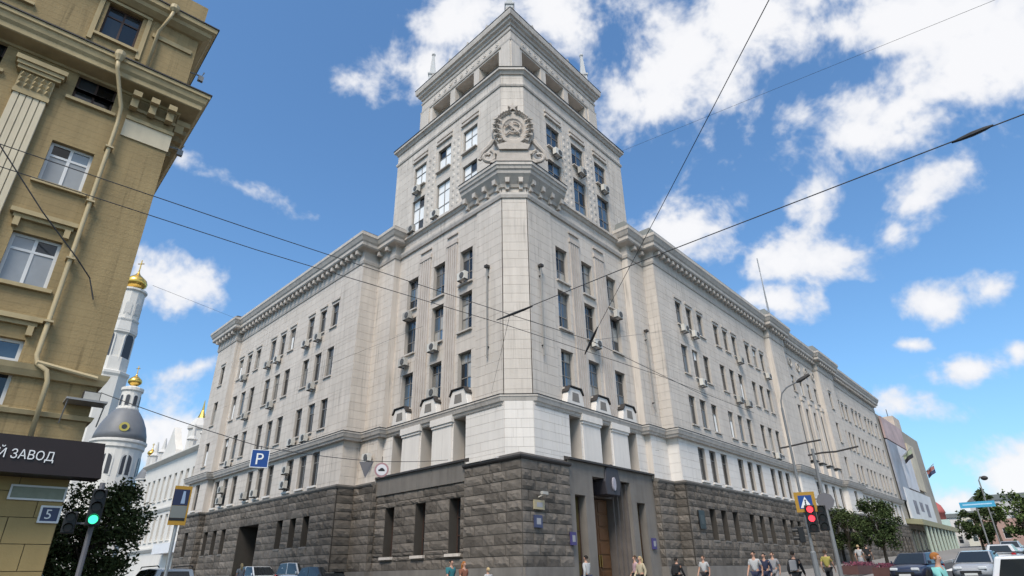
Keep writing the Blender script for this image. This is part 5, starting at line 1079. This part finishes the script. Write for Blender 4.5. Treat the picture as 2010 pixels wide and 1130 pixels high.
def car(x, y, head, paint, label, L=4.2, W=1.76, H=1.48, kind='hatch', lights=True):
    z = gz(x, y); t = thing('parked_car' if kind != 'suv' else 'car', (x, y, z), label, 'car', 'cars in the street', head); M = WM[t.name] = Matrix.Translation((x, y, z)) @ Matrix.Rotation(head, 4, 'Z')
    X = np.array([-.5, -.476, -.4, -.22, 0, .2, .36, .455, .5]) * L
    belt = .94 + (H - 1.48) * .5; zt = np.array([.68, .86, .97, 1, 1, .985, .92, .82, .62]) * belt; hw = np.array([.80, .92, .98, 1, 1, 1, .97, .88, .74]) * W / 2; zb = [.36, .26, .22, .2, .2, .2, .22, .26, .34]
    if kind == 'sedan': zt[1] = .93 * belt; zt[2] = 1.0 * belt
    b = MB(); rings = []
    for i in range(9):
        w_, a, c = hw[i], zb[i], zt[i]; half = [(w_ * .88, a), (w_ * .97, a + .12), (w_, a + (c - a) * .5), (w_ * .985, c - .1), (w_ * .93, c - .02), (w_ * .5, c + .02)]
        ring = [(X[i], q, r_) for q, r_ in half] + [(X[i], -q, r_) for q, r_ in half[::-1]]; rings.append(len(b.v)); b.v += ring
    for i in range(8):
        for j in range(12): b.f.append((rings[i] + j, rings[i] + (j + 1) % 12, rings[i + 1] + (j + 1) % 12, rings[i + 1] + j))
    b.f += [tuple(rings[0] + j for j in range(12))[::-1], tuple(rings[8] + j for j in range(12))]
    body = b.build('body', paint, t, smooth=True, M=M); ss = body.modifiers.new('s', 'SUBSURF'); ss.levels = 1; ss.render_levels = 1
    rb0, rb1 = (-.46, -.40) if kind in ('hatch', 'suv') else (-.33, -.2)
    fb0, fb1 = .27, .07
    if kind == 'suv': rb1 = -.43
    wb, wr = W / 2 * .93, W / 2 * .72; zb_, zr_ = belt - .04, H
    xs4 = [rb0 * L, rb1 * L, (rb1 + fb1) / 2 * L, fb1 * L, fb0 * L]
    c = MB(); prof = [(xs4[0], wb, zb_, zb_), (xs4[1], wr, zb_, zr_ - .05), (xs4[2], wr, zb_, zr_), (xs4[3], wr, zb_, zr_ - .04), (xs4[4], wb, zb_, zb_)]
    B = [(xs4[0], wb), (xs4[4], wb)]
    T = [(xs4[1], wr, zr_ - .05), (xs4[2], wr * 1.02, zr_), (xs4[3], wr, zr_ - .04)]
    pts = [(B[0][0], wb, zb_), (B[1][0], wb, zb_), (T[2][0], wr, T[2][2]), (T[1][0], T[1][1], T[1][2]), (T[0][0], wr, T[0][2])]
    k = [(q[0], q[1], q[2]) for q in pts] + [(q[0], -q[1], q[2]) for q in pts]
    c.add(k, [(0, 1, 2, 3, 4), (9, 8, 7, 6, 5), (1, 6, 7, 2), (2, 7, 8, 3), (3, 8, 9, 4), (4, 9, 5, 0), (0, 5, 6, 1)])
    c.build('cabin', paint, t, M=M, bev=.05)
    def glass(name, q4, off, k_=.9):
        q4 = [Vector(q) for q in q4]; ce_ = sum(q4, Vector()) / len(q4); n = (q4[1] - q4[0]).cross(q4[2] - q4[0]).normalized(); n = n if n.dot(ce_ - Vector((0, 0, zb_ + .2))) > 0 else -n
        r_ = [ce_ + (q - ce_) * k_ + n * off for q in q4]; r2_ = [ce_ + (q - ce_) * k_ - n * .03 for q in q4]; g4 = MB(); m = len(r_); g4.add(r_ + r2_, [tuple(range(m)), tuple(range(m, 2 * m))[::-1]] + [(i, (i + 1) % m, m + (i + 1) % m, m + i) for i in range(m)]); return g4.build(name, CGL, t, M=M)
    glass('windscreen', [k[1], k[6], k[7], k[2]], .012); glass('rear_window', [k[4], k[9], k[5], k[0]], .012, .76)
    for s_ in (1, -1):
        m1b = ((xs4[0] + xs4[4]) / 2 - .05, s_ * wb, zb_); m1t = (xs4[2], s_ * wr * 1.02, zr_)
        glass('side_window', [(xs4[4], s_ * wb, zb_), m1b, m1t, (xs4[3], s_ * wr, zr_ - .04)], .012); glass('side_window', [m1b, (xs4[0], s_ * wb, zb_), (xs4[1], s_ * wr, zr_ - .05), m1t], .012)
        for xx in (-.31, .31): wheel(t, M @ Matrix.Translation((xx * L, s_ * (W / 2 - .1), .32)), .33)
        MB().box(LF, L * .455, L * .495, s_ * W * .28 - .17, s_ * W * .28 + .17, .62 * belt / .94, .75 * belt / .94).build('headlight', LENS, t, M=M, bev=.03)
        MB().box(LF, -L * .5, -L * .46, s_ * W * .37 - .12, s_ * W * .37 + .1, .66, .94 * belt / .94).build('tail_light', TAIL, t, M=M, bev=.03)
        MB().box(LF, L * .2, L * .24, s_ * W * .5 - .02, s_ * W * .5 + .12 * s_ if s_ > 0 else s_ * W * .5 + .02, belt, belt + .14).build('mirror', paint, t, M=M, bev=.02)
    MB().box(LF, L * .47, L * .505, -.42, .42, .42, .56).build('grille', BLK, t, M=M); MB().box(LF, L * .5, L * .512, -.26, .26, .36, .46).build('number_plate', PLT, t, M=M); MB().box(LF, -L * .508, -L * .495, -.26, .26, .55, .66).build('number_plate', PLT, t, M=M)
    MB().box(LF, -L * .505, -L * .48, -W * .42, W * .42, .32, .46).build('bumper', BLK, t, M=M, bev=.03)
    if kind == 'suv':
        for s_ in (1, -1): MB().tube([(xs4[1], s_ * wr * .95, zr_ + .02), (xs4[1] + .2, s_ * wr * .95, zr_ + .08), (xs4[3], s_ * wr * .95, zr_ + .07), (xs4[3] + .1, s_ * wr * .95, zr_)], .022, 6).build('roof_rail', BLK, t, M=M)
    return t
def paint(n, c): return mat('car_paint_' + n, c, .3, .03, 1, spec=.5, coat=.6)
hR = math.atan2(dR[1], dR[0]); hL = math.atan2(dL[1], dL[0])
CARS = [(1796, 40, hR + math.pi - .12, 'navy', (.02, .025, .05), 'dark blue hatchback facing us on the right street', 4.0, 1.7, 1.46, 'hatch'), (1920, 40, hR + math.pi - .08, 'grey', (.30, .31, .33), 'silver grey sedan facing us on the right street', 4.5, 1.76, 1.46, 'sedan'), (2062, 24, hR - .25, 'white', (.74, .74, .74), 'white sport utility car seen from behind at the right edge', 4.5, 1.82, 1.62, 'suv'),
        (1976, 55, hR, 'silver', (.5, .51, .53), 'silver car far along the right street behind the grey sedan', 4.4, 1.76, 1.5, 'hatch'), (1994, 75, hR + math.pi, 'paleblue', (.4, .44, .5), 'small pale car in the distance near the pink house', 4.3, 1.75, 1.5, 'sedan'),
        (318, 31, hL, 'slate', (.42, .44, .46), 'silver estate car at the left under the yellow sign', 4.6, 1.8, 1.68, 'suv'), (392, 27, hL, 'white', (.74, .74, .74), 'white sedan beside the silver estate car at the left', 4.4, 1.76, 1.44, 'sedan'), (165, 24, hL, 'black', (.02, .022, .026), 'black car below the green traffic light', 4.4, 1.78, 1.46, 'sedan'),
        (512, 47, hL + math.pi, 'white', (.74, .74, .74), 'white hatchback parked before the left wing gate', 4.1, 1.72, 1.52, 'hatch'), (596, 44, hL + math.pi, 'palegrey', (.45, .46, .48), 'pale grey van parked right of the white hatchback', 4.4, 1.8, 1.72, 'suv'), (640, 41, hL + math.pi, 'black', (.02, .022, .026), 'black car parked right of the pale grey van', 4.3, 1.76, 1.5, 'hatch'), (120, 40, hL, 'white', (.74, .74, .74), 'white car half hidden behind the ochre building corner', 4.3, 1.76, 1.5, 'hatch')]
for (px, D, hd, pn, pc_, lb, L_, W_, H_, kd) in CARS:
    q = at(px, 1100, D); car(q[0], q[1], hd, paint(pn, pc_), lb, L_, W_, H_, kd)
# ------------------------------------------------------------------ people
SKIN = mat('skin', (.42, .24, .17), .6, .08, 8)
def skin_mesh(name, verts, edges, rad, m, parent, M, root=0, sub=2):
    me = bpy.data.meshes.new(name); me.from_pydata(verts, edges, []); me.materials.append(m); o = bpy.data.objects.new(name, me); link(o, parent, M)
    if not me.skin_vertices: me.attributes.update() if False else None
    sm = o.modifiers.new('skin', 'SKIN')
    if not me.skin_vertices:
        bm = bmesh.new(); bm.from_mesh(me); bm.verts.layers.skin.verify(); bm.to_mesh(me); bm.free()
    for i, d in enumerate(me.skin_vertices[0].data): r_ = rad[i]; d.radius = r_ if isinstance(r_, tuple) else (r_, r_); d.use_root = i == root
    sm.use_smooth_shade = True; s2 = o.modifiers.new('sub', 'SUBSURF'); s2.levels = sub; s2.render_levels = sub; return o
def person(x, y, head, H, shirt, legs, hair, label, stride=.2, pose='walk', long_hair=False, bag=None, sleeve=.5, z=None, skirt=False):
    k = H / 1.75; zg = gz(x, y) + .13 if z is None else z
    t = thing('person', (x, y, zg), label, 'person', 'people on the pavement', head); M = Matrix.Translation((x, y, zg)) @ Matrix.Rotation(head, 4, 'Z') @ Matrix.Scale(k, 4); WM[t.name] = Matrix.Translation((x, y, zg)) @ Matrix.Rotation(head, 4, 'Z')
    st = stride
    V = {'pel': (0, 0, .95), 'sp': (0, 0, 1.12), 'ch': (.02, 0, 1.33), 'nb': (.0, 0, 1.46), 'nk': (.01, 0, 1.53), 'jaw': (.035, 0, 1.585), 'hd': (.015, 0, 1.66), 'cr': (.005, 0, 1.735), 'nose': (.115, 0, 1.635)}
    Ra = {'pel': (.15, .115), 'sp': (.13, .10), 'ch': (.155, .11), 'nb': (.085, .08), 'nk': .052, 'jaw': (.062, .06), 'hd': (.078, .092), 'cr': (.055, .06), 'nose': .018}
    E = [('pel', 'sp'), ('sp', 'ch'), ('ch', 'nb'), ('nb', 'nk'), ('nk', 'jaw'), ('jaw', 'hd'), ('hd', 'cr'), ('hd', 'nose')]
    for s_, n in ((1, 'l'), (-1, 'r')):
        f = st * s_; a = -st * s_ * .9
        V.update({'hip' + n: (0, .095 * s_, .90), 'kn' + n: (f * .55 + .03, .1 * s_, .49), 'an' + n: (f * 1.05 - .02, .1 * s_, .085), 'toe' + n: (f * 1.05 + .16, .11 * s_, .03), 'sh' + n: (0, .185 * s_, 1.40), 'el' + n: (a * .5 - .02, .245 * s_, 1.12), 'wr' + n: (a * 1.0 + .12, .235 * s_, .885), 'pm' + n: (a * 1.05 + .155, .225 * s_, .815)})
        Ra.update({'hip' + n: .088, 'kn' + n: .055, 'an' + n: .04, 'toe' + n: (.04, .028), 'sh' + n: .058, 'el' + n: .04, 'wr' + n: .027, 'pm' + n: (.024, .036)})
        E += [('pel', 'hip' + n), ('hip' + n, 'kn' + n), ('kn' + n, 'an' + n), ('an' + n, 'toe' + n), ('ch', 'sh' + n), ('sh' + n, 'el' + n), ('el' + n, 'wr' + n), ('wr' + n, 'pm' + n)]
        px_, py_, pz_ = V['pm' + n]
        for j in range(4):
            fx = px_ + .03 * (1.5 - j) * .8; ln = (.085, .095, .09, .07)[j]
            V.update({'f%d%s' % (j, n): (fx + .012, py_, pz_ - .045), 'g%d%s' % (j, n): (fx + .02, py_ - .012 * s_, pz_ - .05 - ln * .5)}); Ra.update({'f%d%s' % (j, n): .0095, 'g%d%s' % (j, n): .008}); E += [('pm' + n, 'f%d%s' % (j, n)), ('f%d%s' % (j, n), 'g%d%s' % (j, n))]
        V.update({'t1' + n: (px_ + .05, py_ - .012 * s_, pz_ + .01), 't2' + n: (px_ + .07, py_ - .02 * s_, pz_ - .035)}); Ra.update({'t1' + n: .011, 't2' + n: .009}); E += [('pm' + n, 't1' + n), ('t1' + n, 't2' + n)]
    def sub(names, grow, edges, m, nm, over=None):
        ix = {n: i for i, n in enumerate(names)}; vs = [(over or {}).get(n, V[n]) for n in names]; rd = []
        for n in names:
            r_ = Ra[n]; g = grow if not isinstance(grow, dict) else grow.get(n, .012); rd.append(tuple(q + g for q in r_) if isinstance(r_, tuple) else r_ + g)
        return skin_mesh(nm, vs, [(ix[a], ix[b_]) for a, b_ in edges if a in ix and b_ in ix], rd, m, t, M)
    names = list(V); body = sub(names, 0., E, SKIN, 'body')
    up = ['pel', 'sp', 'ch', 'nb']; ex = {}
    for n in 'lr':
        up += ['sh' + n, 'el' + n]
        if sleeve < 1: a, b_ = Vector(V['sh' + n]), Vector(V['el' + n]); ex['el' + n] = tuple(a.lerp(b_, sleeve + .2)); Ra_old = None
        else: up += ['wr' + n]
    sub(up, .02, E, shirt, 'shirt', ex)
    lg = ['pel']
    for n in 'lr': lg += ['hip' + n, 'kn' + n, 'an' + n]
    if skirt:
        MB().lathe((0, 0, 0), [(.17, .98), (.2, .85), (.26, .5), (.25, .48), (.16, .9)], 16, 1, .85).build('skirt', legs, t, smooth=True, M=M)
    else: sub(lg, {'pel': .022, 'hipl': .02, 'hipr': .02, 'knl': .025, 'knr': .025, 'anl': .03, 'anr': .03}, E, legs, 'trousers', {'an' + n: tuple(Vector(V['an' + n]) + Vector((0, 0, .03))) for n in 'lr'})
    for n in 'lr': sub(['an' + n, 'toe' + n], .014, E, BLK, 'shoe')
    h = MB(); hp = []
    for i in range(7):
        for j in range(14):
            th = math.pi * .62 * i / 6; ph = 2 * math.pi * j / 14; fr = math.cos(ph) > .2 and i > 3
            r_ = .105 if not fr else .07; hp.append((.005 - .012 + r_ * math.sin(th) * math.cos(ph) * 1.08, .092 * math.sin(th) * math.sin(ph) * (1 if not fr else .8), 1.665 + .108 * math.cos(th)))
    h.v = hp; h.f = [(i * 14 + j, i * 14 + (j + 1) % 14, (i + 1) * 14 + (j + 1) % 14, (i + 1) * 14 + j) for i in range(6) for j in range(14)]
    if long_hair: h.tube([(-.06, 0, 1.66), (-.085, 0, 1.56), (-.09, 0, 1.45), (-.095, 0, 1.36)], [.085, .08, .07, .03], 10)
    h.build('hair', hair, t, smooth=True, M=M)
    e = MB()
    for s_ in (1, -1): e.ball((.088, .034 * s_, 1.662), .011, 6, 4)
    e.build('eyes', BLK, t, M=M); MB().box(LF, .078, .094, -.024, .024, 1.592, 1.6).build('mouth', mat('lips', (.3, .1, .09), .5), t, M=M)
    e = MB()
    for s_ in (1, -1): e.ball((.0, .085 * s_, 1.645), .022, 6, 4, 1.4)
    e.build('ears', SKIN, t, M=M)
    if bag: MB().box(LF, -.27, -.12, -.14, .14, 1.02, 1.42).build('backpack', bag, t, M=M, bev=.04)
    return t
def cloth(n, c): return mat('cloth_' + n, c, .9, .12, 4)
W_, K_, TE, GY, NV, BE, PK, YE, BRN, MN = cloth('white', (.38, .38, .38)), cloth('black', (.02, .02, .022)), cloth('teal', (.03, .14, .16)), cloth('grey', (.25, .25, .26)), cloth('navy', (.025, .03, .06)), cloth('beige', (.42, .36, .25)), cloth('pink', (.45, .3, .32)), cloth('yellow', (.3, .26, .07)), cloth('brown', (.2, .08, .05)), cloth('mint', (.20, .47, .44))
HB, HD, HR_, HL_ = cloth('brown_hair', (.06, .035, .02)), cloth('dark_hair', (.015, .012, .01)), cloth('red_hair', (.32, .12, .03)), cloth('fair_hair', (.4, .3, .16))
aw = lambda px: math.atan2(-at(px, 1100, 30)[1], -at(px, 1100, 30)[0])
PEOPLE = [(1150, 29, 1.76, hR + math.pi / 2, W_, NV, HD, 'person in white top and dark trousers walking to the entrance', .16, {'sleeve': 1.2}), (1256, 30, 1.68, hR + math.pi * .9, BE, K_, HL_, 'fair haired person in beige top right of the entrance', .12, {'long_hair': True, 'sleeve': 1.2}), (1246, 31.5, 1.7, hR + 2.4, PK, K_, HB, 'person in pink top just behind the fair haired one', .1, {}),
          (1327, 31, 1.6, hR, K_, K_, HD, 'person dressed in black walking along the right wing', .22, {'sleeve': 1.2, 'bag': K_}), (1380, 33, 1.62, hR + math.pi, W_, K_, HB, 'person in pale top and black trousers before the right wing', .2, {}), (1480, 30, 1.76, hR + math.pi, W_, NV, HD, 'person in white shirt and navy trousers leading a small group', .24, {'sleeve': .5}),
          (1500, 32, 1.64, hR + math.pi, NV, NV, HD, 'person in navy beside the white shirted walker', .18, {'sleeve': 1.2}), (1517, 33, 1.66, hR + math.pi, GY, GY, HB, 'person in grey clothes at the back of the group', .2, {}), (1558, 29, 1.72, hR, K_, K_, HD, 'person in black with backpack left of the traffic light pole', .22, {'bag': GY, 'sleeve': 1.2}),
          (1622, 34, 1.66, hR, YE, K_, HB, 'person in yellow top right of the traffic light pole', .2, {}), (1690, 50, 1.7, hR, W_, GY, HL_, 'person in pale top near the street trees', .2, {'skirt': True}), (1706, 52, 1.72, hR, K_, K_, HD, 'person in dark clothes near the street trees', .2, {}),
          (886, 27.2, 1.7, hL + math.pi, TE, NV, HD, 'person in teal shirt at the foot of the granite corner', .2, {'sleeve': .6}), (911, 27, 1.62, hL + math.pi, BRN, K_, HR_, 'person in brown right of the teal shirt', .16, {'long_hair': True}), (958, 26, 1.40, hL, W_, GY, HL_, 'small child in white at the granite corner', .12, {}), (476, 40, 1.62, hL, GY, K_, HL_, 'fair haired person left of the white hatchback', .15, {'long_hair': True}),
          (1838, 18.5, 1.84, hR - 1.75, MN, K_, HR_, 'red haired person in mint top crossing the road', .22, {'sleeve': .45, 'bag': None})]
for (px, D, H, hd, sh, lg_, hr, lb, st, kw) in PEOPLE:
    q = at(px, 1100, D); onroad = px == 1838
    person(q[0], q[1], hd, H, sh, lg_, hr, lb, st, z=gz(q[0], q[1]) if onroad else None, **kw)
